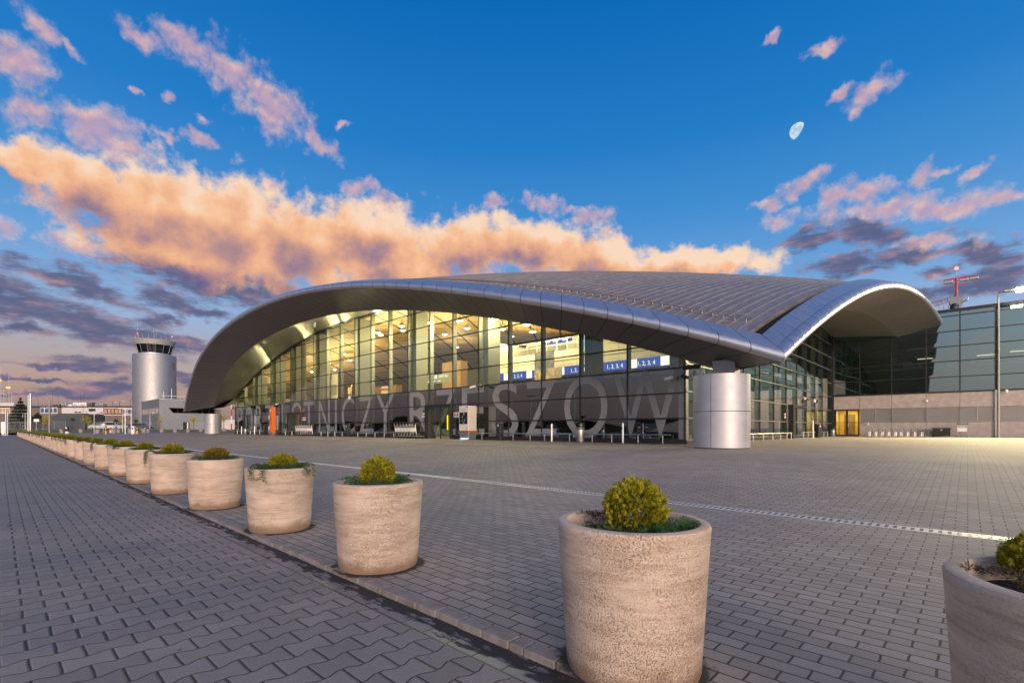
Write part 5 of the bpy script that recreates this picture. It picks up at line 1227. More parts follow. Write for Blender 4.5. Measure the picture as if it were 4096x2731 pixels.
# control tower
T = thing('control_tower', 'round grey shingled airport control tower with a flared glass cab', 'control tower', farP(-103.4, 140), ROT)
b = MB(); b.lathe([(5.2, -.5), (5.2, 21.0), (5.1, 21.3), (3.6, 21.32)], 0, 0, 72, cap=False); obj('shaft', b, M['shingle_c'], T, smooth=35)
b = MB(); b.lathe([(3.9, 21.3), (3.9, 21.75)], 0, 0, 40); obj('cab_base', b, M['galv'], T, smooth=35)
b = MB(); b.lathe([(3.85, 21.75), (4.5, 24.1)], 0, 0, 14, cap=False); obj('cab_glass', b, M['glass_dark'], T)
for k in range(14):
    a = 2*math.pi*k/14; c, s = math.cos(a), math.sin(a)
    p = MB(); p.tube([(3.88*c, 3.88*s, 21.7), (4.53*c, 4.53*s, 24.15)], .055, 5); obj('cab_mullion', p, M['galv'], T)
b = MB(); b.lathe([(.01, 21.78), (2.2, 21.8), (2.2, 22.7), (.01, 22.7)], 0, 0, 14, cap=False); b.lathe([(.01, 24.0), (4.4, 24.05)], 0, 0, 20, cap=False); obj('cab_interior', b, M['black'], T)
b = MB(); b.lathe([(4.45, 24.08), (4.62, 24.1), (5.05, 25.5), (4.9, 25.55), (.01, 25.5)], 0, 0, 48, cap=False); obj('cab_roof', b, pbr('light grey cab cladding', (.36, .34, .33), .5, .2, .08, 2), T, smooth=35)
b = MB(); ring = [(4.6*math.cos(2*math.pi*k/40), 4.6*math.sin(2*math.pi*k/40)) for k in range(41)]
for z in (26.15, 26.7): b.tube([(x, y, z) for x, y in ring], .035, 4)
for k in range(20): b.tube([(ring[2*k][0], ring[2*k][1], 25.5), (ring[2*k][0], ring[2*k][1], 26.7)], .035, 4)
obj('roof_railing', b, M['galv'], T)
for x, y, h in ((-2.6, -3.2, 31), (.4, -1, 29), (2.2, 1, 29), (-1, 2, 28.5)):
    b = MB(); b.tube([(x, y, 25.5), (x, y, h)], .022, 4); obj('antenna', b, M['galv'], T)
for a in (-112, 8):
    c, s = math.cos(R(a)), math.sin(R(a)); b = MB(); b.sphere(4.6*c, 4.6*s, 26.95, .15, 8, 6); obj('obstruction_light', b, [glow('red obstruction lamp', (1, .2, .14, 1), 3)], T, smooth=True); b = MB(); b.cyl(4.6*c, 4.6*s, 25.5, 26.8, .05, 6); obj('light_post', b, M['galv'], T)
wl = [(-139, 18.8+.3, 1.0, 7), (-139, 15.3, 1.0, 8), (-139, 12.0, 1.0, 8), (-139, 8.4, 1.0, 8), (17, 17.4, 1.7, 16), (26, 14.0, 1.6, 9)]
for a, z, h, w in wl:
    b = MB(); b.lathe([(5.23, z), (5.23, z+h)], 0, 0, 5, R(a-w), R(a+w), cap=False); wn_ = obj('window', b, M['glass_dark'], T)
    b = MB(); b.lathe([(5.24, z-.06), (5.24, z)], 0, 0, 5, R(a-w), R(a+w), cap=False); b.lathe([(5.24, z+h), (5.24, z+h+.06)], 0, 0, 5, R(a-w), R(a+w), cap=False)
    for q in (-w, -w/3, w/3, w): b.lathe([(5.245, z), (5.245, z+h)], 0, 0, 1, R(a+q-.5), R(a+q+.5), cap=False)
    obj('frame', b, M['alu'], wn_)
# grey shingled block in front of the tower
A = thing('tower_annex', 'grey shingled two-storey block at the foot of the control tower', 'office block', (-146, 27.3, .3))
b = MB(); b.box(-26, 0, -.5, 0, 12.5, 8.0); obj('wall', b, M['shingle'], A)
b = MB(); b.box(-26.1, -.1, 8.0, .1, 12.6, 8.25); obj('parapet', b, M['galv'], A)
b = MB(); b.prism([(-23.6, 4.6), (-.8, 4.6), (-1.2, 5.95), (-23.9, 5.95)], 'y', -.06, -.01); obj('window', b, pbr('warm beige window blinds', (.45, .36, .32), .4, 0, .35, .8), A)  # warm beige base colour, varied by noise
b = MB(); 
for x in (-20, -16, -12, -8, -4): b.box(x-.06, -.09, 4.6, x+.06, -.061, 5.95)
obj('window_frame', b, M['alu'], A)
b = MB(); b.prism([(2.9, 4.75), (12.4, 4.75), (12.4, 6.0), (1.9, 6.0)], 'x', .01, .06); obj('window', b, M['glass_dark'], A)
b = MB()
for y in (3.9, 5.1, 6.4, 7.8, 9.3, 10.9): b.box(.061, y-.06, 4.75, .09, y+.06, 6.0)
obj('window_frame', b, M['alu'], A)
b = MB()
for k in range(8): b.box(.01, 3.9+(7-k)*.0+k*.25, .3+k*.28, .06, 12.4, .42+k*.28)
for k in range(8): b.box(-9, -.06, .3+k*.28, -1, -.01, .42+k*.28)
obj('louvre', b, M['galv'], A)
b = MB(); b.box(.065, 5.0, .3, .1, 6.4, 2.45); obj('door', b, M['alu'], A)
b = MB(); b.box(.105, 5.85, .4, .12, 6.15, 2.35); obj('door_pane', b, M['white'], A)
b = MB()
for x, y in ((-20, 3), (-14, 2), (-9, 4)): b.box(x-1.6, y, 8.25, x+1.6, y+3, 8.75)
obj('roof_skylight', b, M['alu'], A)
b = MB()
for x, y, h in ((-12, 1, 9.5), (-6, .5, 9.3), (-.5, 1, 10), (-.5, 6, 9.4), (-2, 3, 11)): b.tube([(x, y, 8.2), (x, y, h)], .06, 5)
b.tube([(-.3, .5, 9.0), (-.3, 12, 9.0)], .06, 5); obj('roof_pipe', b, M['white'], A)
# old terminal building
O = thing('old_terminal', 'long low white and brown old terminal building with plant on its roof', 'terminal building', farP(-140, 150), ROT)
def X_(e): return e+140
M['wpanel'] = pbr('white wall panels', (.55, .50, .49), .55, 0, .08, .8); M['brown'] = pbr('brown wall panels', (.14, .11, .095), .7, 0, .12, .8)
b = MB(); b.box(X_(-139.7), 0, -.5, X_(-126.8), 14, 6.9); obj('wall', b, M['wpanel'], O)
b = MB(); b.box(X_(-176), 0, -.5, X_(-139.7), 14, 6.9); b.box(X_(-126.8), .3, -.5, X_(-112), 14, 4.3); obj('wall', b, M['brown'], O)
b = MB(); b.box(X_(-126.8), .2, 4.3, X_(-112), 14, 6.9); obj('wall', b, M['wpanel'], O)
b = MB(); b.box(X_(-176), -1, 7.2, X_(-153.5), 12, 8.2); obj('fascia', b, M['wpanel'], O)
b = MB(); b.box(X_(-153.5), -.4, 6.9, X_(-112), 14, 7.2); obj('roof', b, M['alu'], O)
def win(x0, x1, z0, z1, fr, pane, n):
    f = MB(); f.box(x0, -.16, z0, x1, -.005, z1); w = obj('window', f, fr, O)
    g = MB(); s = (x1-x0)/n
    for k in range(n): g.box(x0+k*s+.12, -.19, z0+.2, x0+(k+1)*s-.12, -.161, z1-.2)
    obj('pane', g, pane, w)
M['warmpane'] = pbr('window with painted orange reflections', (.42, .25, .15), .25, 0, .35, .5); M['bluepane'] = pbr('blue reflecting window', (.06, .10, .16), .15, 0, .3, .6)  # orange reflections painted into the pane colour
win(X_(-165), X_(-155.6), 4.9, 6.7, M['white'], M['warmpane'], 4); win(X_(-146.2), X_(-140.9), 4.9, 6.8, M['white'], M['bluepane'], 4)
win(X_(-135.6), X_(-133.4), 4.9, 5.7, M['wpanel'], M['screen'], 2); win(X_(-131.2), X_(-129.2), 5.6, 6.4, M['alu'], M['screen'], 2); win(X_(-131.0), X_(-128.6), 2.4, 3.2, M['alu'], M['screen'], 1)
win(X_(-126.5), X_(-120.9), 4.7, 6.4, M['alu'], M['warmpane'], 5); win(X_(-120.6), X_(-114), 4.7, 6.3, M['wpanel'], M['bluepane'], 5); win(X_(-123), X_(-119.4), 1.2, 2.4, M['alu'], M['screen'], 3)
b = MB(); b.tube([(X_(-133.0), -.1, 0), (X_(-133.0), -.1, 6.8)], .06, 5); obj('downpipe', b, M['grey'], O)
for e0, e1, z1, mt, lab in ((-146.6, -144.2, 8.55, 'brown', 'brown plant box with a white frame, leftmost on the old terminal roof'), (-143.6, -142.0, 8.9, 'galv', 'grey cooling unit right of the brown plant box'), (-141.5, -140.3, 8.5, 'white', 'small white cooling unit in the middle of the old terminal roof'), (-139.9, -138.2, 9.05, 'white', 'white ventilation unit on the left of the long roof frame'), (-138.1, -135.6, 9.05, 'white', 'long white ventilation unit on the roof frame'), (-135.4, -133.9, 9.1, 'brown', 'brown louvred unit on the right of the roof frame'), (-132.9, -131.9, 8.7, 'galv', 'grey round-ended tank on the old terminal roof'), (-131.7, -130.3, 8.7, 'grey', 'grey tank at the right end of the roof plant')):
    t = thing('rooftop_unit', lab, 'rooftop unit', farP(e0, 154, 7.53), ROT, 'plant units on the old terminal roof')
    w = e1-e0; b = MB(); b.bevbox(0, 0, .15, w, 1.6, z1-7.2, .05); obj('casing', b, M[mt], t)
    b = MB(); b.box(.1, .1, 0, .2, 1.5, .15); b.box(w-.2, .1, 0, w-.1, 1.5, .15); obj('foot', b, M['alu'], t)
    b = MB()
    for k in range(5): b.box(w*.15, -.04, .35+k*(z1-7.9)/5, w*.85, -.004, .42+k*(z1-7.9)/5)
    obj('louvre', b, M['alu'], t)
t = thing('roof_frame', 'white steel frame carrying ventilation units on the old terminal roof', 'steel frame', farP(-140.2, 152.4, 7.53), ROT)
b = MB(); b.tube([(0, 0, 0), (0, 0, .7), (7, 0, .55), (7, 0, 0)], .09, 5); b.tube([(0, 0, .25), (7, 0, .15)], .06, 5); obj('rail', b, M['white'], t)
for i, (px, top) in enumerate(((322, 1563), (336, 1555), (152, 1588), (210, 1568), (233, 1570))):
    d = 156; e = (px-2048)/1934*d; t = thing('roof_antenna', 'thin whip antenna, %s from the left on the old terminal roof' % ORD[[2, 3, 4].index(2)+i if False else {152: 0, 210: 1, 233: 2, 322: 3, 336: 4}[px]], 'antenna', farP(e, d, 7.5), ROT, 'whip antennas on the old terminal roof')
    b = MB(); b.tube([(0, 0, 0), (0, 0, 1.09+(1713.6-top)*d/1934-7.5)], .045, 4, .02); obj('rod', b, M['alu'], t); b = MB(); b.box(-.2, -.2, 0, .2, .2, .06); obj('foot', b, M['alu'], t)
t = thing('gas_store', 'dark grey windowless block with rounded upper corners before the old terminal', 'block', farP(-105.7, 115), ROT)
b = MB(); w = 3.95; b.prism([(-w, -.3), (w, -.3), (w, 3.2), (w-.15, 3.55), (w-.5, 3.72), (-w+1.6, 3.72), (-w+.3, 3.3), (-w, 3.1)], 'y', 0, 6); obj('wall', b, pbr('dark grey cladding', (.075, .08, .09), .5, .3, .1, .6), t)
b = MB(); b.prism([(-w+1.5, 3.725), (w-.5, 3.725), (w-.6, 3.85), (-w+1.7, 3.85)], 'y', .2, 5.8); obj('roof', b, M['alu'], t)
# lattice masts with orange lights, far away
for px, top, lights, lab in ((4, 1500, [(0, 1521)], 'lattice mast with one orange light at the left edge'), (36, 1520, [(-4, 1550), (5, 1550)], 'lattice mast with two orange lights near the left edge')):
    d = 290; e = (px-2048)/1934*d; H = 1.09+(1713.6-top)*d/1934
    t = thing('radio_mast', lab, 'radio mast', farP(e, d, .2), ROT, 'lattice radio masts')
    b = MB(); w = 1.0
    hh = H*.75
    for sx in (-1, 1):
        for sy in (-1, 1): b.tube([(sx*w, sy*w, 0), (sx*w*.8, sy*w*.8, hh)], .11, 4)
    k = 0; z = 0
    while z < hh-1.6:
        b.tube([(-w, -w, z), (w, -w, z+1.6)], .07, 4); b.tube([(w, -w, z), (-w, -w, z+1.6)], .07, 4); b.tube([(-w, -w, z+1.6), (w, -w, z+1.6)], .07, 4); z += 1.6
    obj('lattice', b, M['galv'], t)
    b = MB(); b.tube([(-3.2, 0, hh), (3.2, 0, hh)], .1, 4); b.tube([(0, 0, hh), (0, 0, H+4)], .08, 4); obj('spar', b, M['galv'], t)
    for dx, py in lights:
        b = MB(); b.sphere(dx*d/1934, -.5, 1.09+(1713.6-py)*d/1934-.2, .48, 8, 6); obj('lamp', b, glow('orange mast lamp', (1, .42, .06, 1), 3.5), t)
# trees
def crown(mb, c, rx, rz, n, s, rng, cone=False):
    for k in range(n):
        if cone:
            h = rng.random()**1.3; r = rx*(1-h)*(.35+.65*rng.random()); a = rng.uniform(0, 6.3); lay = round(h*9)/9
            p = Vector((c[0]+r*math.cos(a), c[1]+r*math.sin(a), c[2]+rz*(lay+rng.uniform(-.035, .03))-r*.12))
        else:
            v = Vector((rng.gauss(0, 1), rng.gauss(0, 1), rng.gauss(0, 1))).normalized()*(rng.random()**.5)
            lump = 1+.25*math.sin(5*v.x+3*v.z+c[0])
            p = Vector((c[0]+v.x*rx*lump, c[1]+v.y*rx*lump, c[2]+v.z*rz*lump))
        d = Vector((rng.uniform(-1, 1), rng.uniform(-1, 1), rng.uniform(-.6, .8))).normalized()*s*rng.uniform(.6, 1.3); e = d.orthogonal().normalized()*s*.45
        i = len(mb.v); mb.v += [tuple(p-d), tuple(p+e), tuple(p+d), tuple(p-e)]; mb.f.append((i, i+1, i+2, i+3)); mb.mi.append(0)
def tree(e, n, h, r, mat, lab, kind='young_tree', cnt=420, stake=True, grp='young trees on the verge', s=.10, rz=None):
    t = thing(kind, lab, 'tree', farP(e, n), ROT, grp); rng = random.Random(int(h*100)+int(-e*10))
    b = MB(); b.tube([(0, 0, -.1), (.03, 0, h*.4), (.0, 0, h*.85)], .05, 6, .02)
    for k in range(5):
        a = rng.uniform(0, 6.3); b.tube([(0, 0, h*(.5+.06*k)), (r*.6*math.cos(a), r*.6*math.sin(a), h*(.66+.06*k))], .02, 4, .008)
    obj('trunk', b, M['bark'], t)
    b = MB(); rz = rz or r; crown(b, (0, 0, h-rz), r, rz, cnt, s, rng); obj('crown', b, M[mat], t)
    if stake:
        b = MB()
        for x, y in ((-.35, -.2), (.35, -.2), (0, .4)): b.tube([(x, y, 0), (x, y, 1.3)], .035, 5)
        obj('stake', b, pbr('pale stake wood', (.3, .2, .12), .7) if 'stake' not in M else M['stake'], t); M.setdefault('stake', b and bpy.data.objects['stake'].data.materials[0])
ee = lambda px, d: (px-2048)/1934*d
tree(ee(185, 105), 105, 3.3, .95, 'young', 'yellow-leaved young tree left of the dark grey block', rz=1.2)
tree(ee(347, 105), 105, 3.3, .95, 'young', 'yellow-leaved young tree right of the dark grey block', rz=1.15)
tree(ee(494, 105), 105, 2.9, .75, 'young', 'thin yellow-leaved young tree beside a white street lamp', cnt=260, rz=1.0)
tree(ee(639, 105), 105, 3.0, .85, 'young', 'sparse budding young tree before the corner of the shingled block', cnt=150, rz=1.05)
tree(ee(773, 105), 105, 3.1, .85, 'young', 'yellow-leaved young tree left of the far round pillar', rz=.95)
tree(ee(893, 105), 105, 3.5, .8, 'young', 'yellow-leaved young tree right of the far round pillar', rz=1.1)
for px, h, lab in ((291, 2.6, 'small round-headed green tree before the dark grey block'), (380, 2.4, 'small round-headed dark tree beside a steel signpost'), (464, 2.35, 'small round-headed green tree above the parked van'), (544, 2.3, 'small round-headed green tree beside the white pay column')):
    tree(ee(px, 98), 98, h, .5, 'green', lab, 'lollipop_tree', 260, False, 'round-headed trees on the verge', .09, .4)
t = thing('pine_tree', 'tall dark pine beside the two steel flag poles', 'pine tree', farP(ee(82, 120), 120), ROT)
rng = random.Random(9); b = MB(); b.tube([(0, 0, -.2), (0, 0, 7.2)], .2, 7, .04)
for k in range(26):
    a = rng.uniform(0, 6.3); z = 1.2+k*.22; l = 2.9*(1-z/8.2); b.tube([(0, 0, z), (l*math.cos(a), l*math.sin(a), z+.15)], .05, 4, .015)
obj('trunk', b, M['bark'], t); b = MB(); crown(b, (0, 0, .9), 3.3, 6.7, 3600, .22, rng, True); obj('crown', b, M['pine'], t)
t = thing('pine_tree', 'low spreading dark pine right of the flag poles', 'pine tree', farP(ee(150, 118), 118), ROT)
b = MB(); b.tube([(0, 0, -.2), (0, 0, 3.0)], .15, 6, .04); obj('trunk', b, M['bark'], t); b = MB(); crown(b, (0, 0, .7), 4.6, 3.2, 2300, .22, rng, True); crown(b, (-2.4, 0, 2.4), 1.4, 1.0, 500, .2, rng); obj('crown', b, M['pine'], t)
# poles and lamps
def pole(e, n, z0, h, r, lab, mat='steel', name='flag_pole', cat='flag pole', grp=None):
    t = thing(name, lab, cat, farP(e, n, z0), ROT, grp); b = MB(); b.cyl(0, 0, 0, h, r, 12, r*.85); b.cyl(0, 0, h, h+.06, r*.95, 12); obj('shaft', b, M[mat], t, smooth=35); b = MB(); b.cyl(0, 0, 0, .08, r*2.2, 12); obj('foot', b, M['galv'], t); return t
pole(ee(114, 90), 90, 0, 7.2, .15, 'left one of the two tall steel flag poles', 'galv', grp='tall steel flag poles'); pole(ee(122, 88), 88, 0, 7.4, .17, 'right and taller one of the two steel flag poles', grp='tall steel flag poles')
pole(ee(198, 76), 76, 0, 5.5, .13, 'single dark grey pole rising behind the planter row', 'alu_mid', 'steel_pole', 'pole')
pole(ee(24, 76), 76, -.03, 4.0, .11, 'thick pale post left of its thinner neighbour at the end of the planter row', 'galv', 'steel_pole', 'pole'); pole(ee(31, 77), 77, -.03, 3.6, .09, 'thinner post right of the thick one at the end of the planter row', 'galv', 'steel_pole', 'pole')
def lamp(px, d, top, lab, side=1, mat='galv', z0=.33, arm=.9):
    t = thing('street_lamp', lab, 'street lamp', farP(ee(px, d), d, z0), ROT, 'street lamps of the car park'); h = 1.09+(1713.6-top)*d/1934-z0
    b = MB(); b.tube([(0, 0, 0), (0, 0, h-.25), (side*.1, 0, h-.05), (side*arm*.6, 0, h)], .06, 6, .04); obj('pole', b, M[mat], t, smooth=True)
    b = MB(); b.bevbox(min(side*arm*.5, side*arm), -.12, h-.05, max(side*arm*.5, side*arm), .12, h+.05, .03); obj('lamp_head', b, M['paper'], t)
for i, (px, d, top) in enumerate(((83, 128, 1659), (91, 118, 1654), (101, 108, 1650), (110, 98, 1646))): lamp(px, d, top, 'slender street lamp, %s from the left beside the pine' % ORD[i])
lamp(501, 67, 1633, 'white street lamp standing before the far planters', -1, 'white', .25); lamp(491, 92, 1633, 'curved street lamp just left of the white one', 1); lamp(525, 92, 1653, 'curved street lamp above the white pay column', -1); lamp(600, 95, 1651, 'slim street lamp before the shingled block', 1)
lamp(346, 118, 1648, 'double street lamp behind the yellow tree at the grey block', 1); lamp(367, 118, 1656, 'street lamp between the yellow tree and the signpost', 1)
for i, (px, top) in enumerate(((449, 1608), (478, 1605), (521, 1599))): lamp(px, 172, top, 'dark apron lamp, %s from the left showing above the old terminal roof' % ORD[i], 1, 'alu', .3, 1.8)
t = thing('signpost', 'slim steel signpost with a crossbar before the white wall', 'signpost', farP(ee(377, 67), 67, .2), ROT)
b = MB(); b.cyl(0, 0, 0, 3.35, .04, 8); obj('pole', b, M['galv'], t, smooth=True); b = MB(); b.box(-.65, -.03, 2.85, .3, .03, 2.93); b.tube([(.3, 0, 2.9), (.9, 0, 3.1)], .03, 5); obj('crossbar', b, M['galv'], t); b = MB(); b.box(.85, -.1, 3.04, 1.1, .1, 3.16); obj('camera_body', b, M['alu'], t)
t = thing('notice_sign', 'white notice board on a pole right of the flag poles', 'sign', farP(ee(146, 95), 95), ROT)
b = MB(); b.cyl(0, 0, 0, 1.9, .04, 8); obj('pole', b, M['galv'], t); b = MB(); b.box(-.52, -.03, 1.85, .52, .03, 2.38); obj('board', b, M['paper'], t)
t = thing('helipad_sign', 'small white sign with a black letter H beside a striped bollard', 'sign', farP(ee(413, 82), 82), ROT)
b = MB(); b.cyl(0, 0, 0, 1.3, .03, 8); obj('pole', b, M['galv'], t); b = MB(); b.box(-.24, -.02, 1.25, .24, .02, 1.64); obj('board', b, M['paper'], t); b = MB(); text_mb('H', -.09, .09, 1.32, 1.57, -.025, b); obj('letter', b, M['ink'], t)
def striped(px, d, h, lab, lampy=False):
    t = thing('striped_bollard', lab, 'bollard', farP(ee(px, d), d, .2), ROT, 'yellow and black striped bollards')
    n = 6
    for k in range(n):
        b = MB(); b.cyl(0, 0, h*k/n, h*(k+1)/n, .095, 10); obj('band', b, M['yellow' if (k < 3 or k == 4) else 'black'], t, smooth=35)
    if lampy: b = MB(); b.cyl(0, 0, h, h+1.2, .035, 6); b.sphere(0, 0, h+1.25, .09, 8, 6); obj('lamp_post', b, M['galv'], t)
striped(424, 67, 1.25, 'yellow and black striped bollard with a thin lamp post on top', True); striped(549, 67, 1.25, 'yellow and black striped bollard right of the white pay column'); striped(249, 82, .75, 'yellow and black striped bollard before the dark grey block')
t = thing('pay_column', 'white pay column with a red cap before the parked cars', 'pay column', farP(ee(533, 67), 67, .2), ROT); b = MB(); b.bevbox(-.22, -.15, 0, .22, .15, 1.22, .03); obj('body', b, M['white'], t); b = MB(); b.bevbox(-.13, -.12, 1.221, .13, .12, 1.3, .02); obj('cap', b, M['red'], t); b = MB(); b.box(-.12, -.155, .8, .12, -.1505, 1.0); obj('display', b, M['screen'], t)
t = thing('parking_meter', 'black and white parking terminal behind the planter row', 'parking meter', farP(ee(269, 74), 74, .1), ROT); b = MB(); b.bevbox(-.2, -.14, 0, .2, .14, .55, .02); obj('base', b, M['white'], t); b = MB(); b.bevbox(-.21, -.15, .551, .21, .15, 1.28, .05); obj('body', b, M['black'], t); b = MB(); b.box(-.12, -.156, 1.0, .12, -.151, 1.2); obj('display', b, M['paper'], t)
t = thing('red_white_post', 'small red and white post beside the parked van', 'red_white_post', farP(ee(442, 84), 84), ROT); b = MB(); b.cyl(0, 0, 0, .45, .12, 10); obj('foot', b, M['white'], t); b = MB(); b.lathe([(.16, .45), (.18, .8), (.12, .95), (.001, 1.0)], 0, 0, 12, cap=False); b.cyl(.2, 0, .6, .75, .08, 8); obj('head', b, M['red'], t, smooth=35)  # red and white post of unknown use, given a hydrant-like shape
t = thing('poster_stand', 'white poster stand with rounded foot at the left edge', 'poster stand', farP(ee(13, 82), 82, 0), ROT); b = MB(); b.bevbox(-.36, -.06, .3, .36, .06, 2.25, .03); obj('panel', b, M['paper'], t); b = MB(); b.bevbox(-.2, -.12, 0, .2, .12, .3, .05); obj('foot', b, M['white'], t)
# far planters beyond the plaza
M['potgrey'] = pbr('weathered grey concrete', (.28, .235, .205), .85, 0, .15, 6, .004)
FP = [(247, 88, 1733), (325, 86, 1733), (392, 74, 1737), (456, 74, 1737), (474, 80, 1735), (521, 76, 1736), (576, 78, 1735), (592, 85, 1733), (648, 85, 1733), (701, 87, 1732), (753, 89, 1731), (805, 92, 1730), (897, 94, 1729)]
for i, (px, d, by) in enumerate(FP):
    x, y = far(ee(px, d), d); z = gz(x, y)
    dup(proto, (x, y, z), i*1.1, 'grey planter beyond the plaza, %s from the left before the grass verge' % ORD[i])
    s = thm[1].copy(); C.objects.link(s); s.location = (x, y, z+.57); s.scale = (1.1, 1.1, .75)
    tag(s, 'small thuja in the %s planter from the left beyond the plaza' % ORD[i], 'shrub', 'thujas in the far planters')
for o in [o for o in C.objects if o.name.startswith('planter') and 'beyond the plaza' in o.get('label', '')]: 
    o['group'] = 'planters beyond the plaza'
    for c in o.children:
        if c.name.startswith('pot'): c.material_slots[0].link = 'OBJECT'; c.material_slots[0].material = M['potgrey']
# parked cars
def car(px, d, rz, col, lab, van=False, L=4.3):
    t = thing('parked_car', lab, 'car', farP(ee(px, d), d), ROT+rz, 'cars parked behind the verge'); m = pbr('car paint', col, .3, .2, .05, 2)
    h = 1.75 if van else 1.42; l = L/2
    P = [(-l, .35), (-l+.05, .75), (-l+.15, .95), (-l+.35 if van else -l+.75, 1.0), (l-1.1, .95), (l-.1, .78), (l, .55), (l, .3)]
    Q = [(-l+.2, 1.0), (-l+.45, h) if van else (-l+1.1, h), (.35, h) if van else (.2, h), (l-1.25, .96)]
    if not van: Q[0] = (-l+.55, 1.0)
    b = MB(); b.prism(P, 'y', -.85, .85); b.prism([Q[0], Q[1], Q[2], Q[3]], 'y', -.74, .74); obj('body', b, m, t)
    b = MB(); c = [(Q[0][0]+.22, 1.03), (Q[1][0]+.1, h-.08), (Q[2][0]-.05, h-.08), (Q[3][0]-.25, 1.03)]; b.prism(c, 'y', -.752, .752); obj('side_window', b, M['screen'], t)
    b = MB(); b.face([(Q[2][0]+.03, -.65, h-.05), (Q[2][0]+.03, .65, h-.05), (Q[3][0]+.02, .68, 1.0), (Q[3][0]+.02, -.68, 1.0)]); obj('windscreen', b, M['screen'], t)
    for x in (-l+.85, l-.8):
        for y in (-.8, .8):
            b = MB(); b.lathe([(.2, -.1), (.31, -.1), (.31, .1), (.2, .1)], 0, 0, 16); b.v = [(x+p, y+r, .31+q) for p, q, r in b.v]; w = obj('wheel', b, M['rubber'], t, smooth=35)
            b = MB(); b.cyl(0, 0, -.105, .105, .2, 12); b.v = [(x+p, y+r, .31+q) for p, q, r in b.v]; obj('rim', b, M['galv'], w)
    for y in (-.55, .55):
        b = MB(); b.box(l-.06, y-.18, .58, l+.012, y+.18, .72); obj('headlight', b, M['paper'], t); b = MB(); b.box(-l-.012, y-.2, .62, -l+.05, y+.2, .82); obj('tail_light', b, M['red'], t)
    return t
car(459, 112, R(8), (.62, .6, .6), 'white parked van left of the silver car', True, 4.4); car(500, 108, R(-8), (.5, .51, .54), 'silver parked car beside the white van'); car(564, 106, R(5), (.06, .065, .075), 'dark parked car right of the white pay column')
car(402, 112, R(4), (.55, .53, .53), 'white parked car just behind the H sign')
# wire fence along the verge
def fence(e0, e1, n, lab, h=1.9):
    t = thing('mesh_fence', lab, 'fence', farP(e0, n), ROT, 'grey mesh fences'); w = e1-e0; k = int(w/2.5)
    for i in range(k+1):
        b = MB(); b.box(i*w/k-.03, -.03, 0, i*w/k+.03, .03, h+.08); obj('post', b, M['galv'], t)
    b = MB()
    for z in np.linspace(.1, h, 9): b.box(0, -.012, z-.012, w, .012, z+.012)
    for x in np.arange(.15, w, .25): b.box(x-.008, -.02, .1, x+.008, -.012, h)
    obj('mesh', b, M['galv'], t)
fence(ee(36, 113), ee(262, 113), 113, 'grey mesh fence running below the pines'); fence(ee(872, 112), ee(945, 112), 112, 'grey mesh fence right of the far round pillar'); fence(ee(300, 111), ee(560, 111), 114.5, 'grey mesh fence behind the parked cars')
t = thing('boundary_wall', 'pale low building wall right of the far round pillar', 'wall', farP(ee(868, 130), 130), ROT); b = MB(); b.box(0, 0, -.3, 9, 5, 2.6); obj('wall', b, M['wpanel'], t); b = MB(); b.box(-.1, -.1, 2.6, 9.1, 5.1, 2.75); obj('coping', b, M['galv'], t)
t = thing('barrier_mast', 'red and white banded mast left of the far glass corner', 'mast', farP(ee(926, 96), 96), ROT)
for k in range(4):
    b = MB(); b.cyl(0, 0, k*1.45, (k+1)*1.45, .12, 10); obj('band', b, M['red' if k % 2 == 0 else 'white'], t, smooth=35)
b = MB(); b.tube([(0, 0, 5.6), (.6, 0, 5.7)], .05, 5); b.sphere(.6, 0, 5.45, .2, 8, 6); obj('lamp', b, M['alu'], t)
# ------------------------------------------------------------------ what the glass mirrors: car park furniture and a dark tree line behind the viewer
rng = random.Random(44)
def hills():
    b = MB(); N = 80; prev = None
    for k in range(N+1):
        a = R(-200+k*190/N); r = 330; h = 5.5+1.6*math.sin(k*.7)+1.1*math.sin(k*1.9+1)+rng.uniform(-.6, .6)
        cur = (r*math.cos(a), r*math.sin(a), h)
        if prev: b.face([(prev[0], prev[1], -1), (cur[0], cur[1], -1), (cur[0]*.98, cur[1]*.98, cur[2]), (prev[0]*.98, prev[1]*.98, prev[2])]); b.face([(prev[0]*.98, prev[1]*.98, prev[2]), (cur[0]*.98, cur[1]*.98, cur[2]), (cur[0]*1.25, cur[1]*1.25, -1), (prev[0]*1.25, prev[1]*1.25, -1)])
        prev = cur
    o = struct('hills', b, pbr('dark wooded ridge', (.016, .018, .014), .9, 0, .4, .05)); return o
hills()
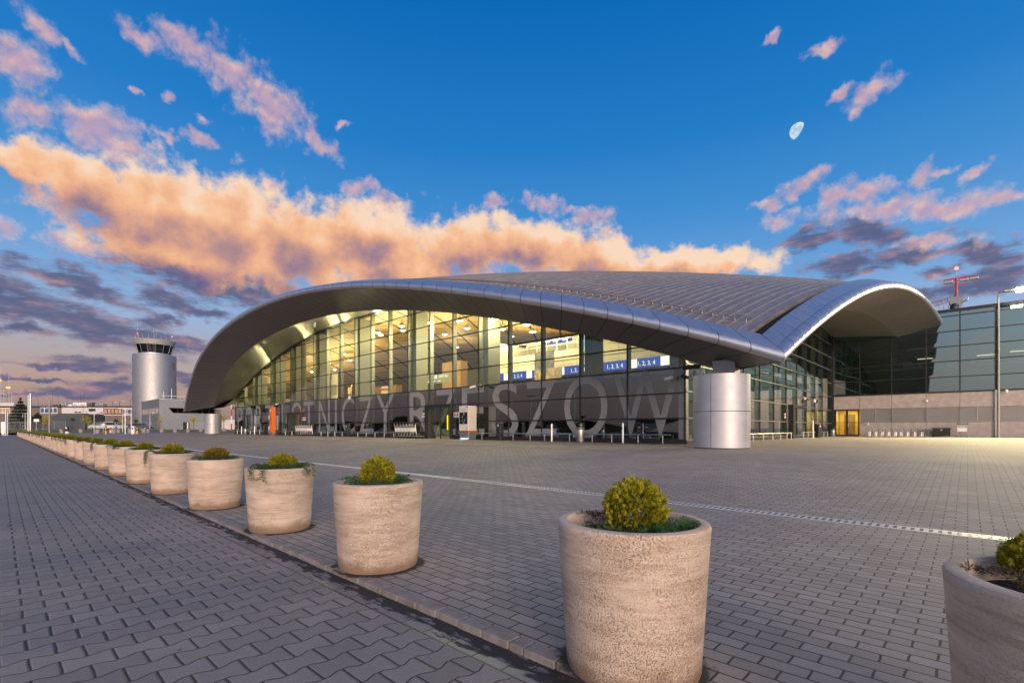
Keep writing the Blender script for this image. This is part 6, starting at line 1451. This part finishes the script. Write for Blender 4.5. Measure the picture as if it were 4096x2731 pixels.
for i, (x, y, lab) in enumerate(((-16, -14, 'tall street lamp mirrored in the glass below the letter O'), (-27, -20, 'street lamp mirrored in the glass beside the sliding door'), (-8, -24, 'street lamp mirrored in the glass under the letter W'), (-44, -16, 'street lamp mirrored in the middle of the glass front'), (-58, -22, 'street lamp mirrored in the far part of the glass front'))):
    t = thing('street_lamp', lab, 'street lamp', (x, y, -.03), 0, 'street lamps mirrored in the glass'); b = MB(); b.cyl(0, 0, 0, 7.4, .09, 8, .06); obj('pole', b, M['galv'], t, smooth=True)
    b = MB(); b.bevbox(-.9, -.15, 7.4, -.1, .15, 7.52, .03); b.bevbox(.1, -.15, 7.4, .9, .15, 7.52, .03); obj('lamp_head', b, M['alu'], t)
for i, (x, y, col, lab) in enumerate(((-21, -16, (.5, .5, .52), 'silver car mirrored in the glass below the letter S'), (-13, -18, (.08, .08, .1), 'dark car mirrored in the glass below the letter O'), (-34, -17, (.3, .05, .04), 'dark red car mirrored in the glass left of the door'), (-50, -18, (.4, .42, .45), 'grey car mirrored in the glass behind the trolleys'))):
    c_ = car(2048, 100, 0, col, lab); c_.location = (x, y, -.03); c_.rotation_euler = (0, 0, R(15*i)); c_['group'] = 'cars mirrored in the glass'
# ------------------------------------------------------------------ moon
def moon():
    d = 6000.0; e, n = (3193-2048)/1934*d, d; x, y = far(e, n); z = 1.09+(1713.6-525)/1934*d
    mb = MB(); r = 31/1934*d; mb.sphere(0, 0, 0, r, 40, 24)
    m = bpy.data.materials.new('moon with painted phase'); m.use_nodes = True; t = NT(m.node_tree); t.n.clear()
    g = t.new('ShaderNodeNewGeometry'); p = coord(t)
    Ld = Vector(far(-1.0, -.12)+(.30,)).normalized()
    lit = t.smooth(t.v('DOT_PRODUCT', g.outputs['Normal'], tuple(Ld), out=1), -.03, .16)  # lit side painted by emission towards a chosen direction, the rest left clear
    lit = t.m('MULTIPLY', lit, t.m('SUBTRACT', 1.0, g.outputs['Backfacing']))
    mar = t.smooth(t.noise(p, .017, 3, .5), .40, .62)
    em = t.new('ShaderNodeEmission'); t.put(em.inputs[0], t.mix(mar, (.50, .70, .90, 1), (.80, .92, 1.0, 1))); em.inputs[1].default_value = .85
    tr = t.new('ShaderNodeBsdfTransparent'); mx = t.new('ShaderNodeMixShader'); t.put(mx.inputs[0], lit); t.l.new(tr.outputs[0], mx.inputs[1]); t.l.new(em.outputs[0], mx.inputs[2])
    o = t.new('ShaderNodeOutputMaterial'); t.l.new(mx.outputs[0], o.inputs[0])
    ob = obj('moon', mb, m, None, smooth='all', loc=(x, y, z)); tag(ob, 'pale half-lit moon in the blue sky above the terminal', 'moon')
moon()
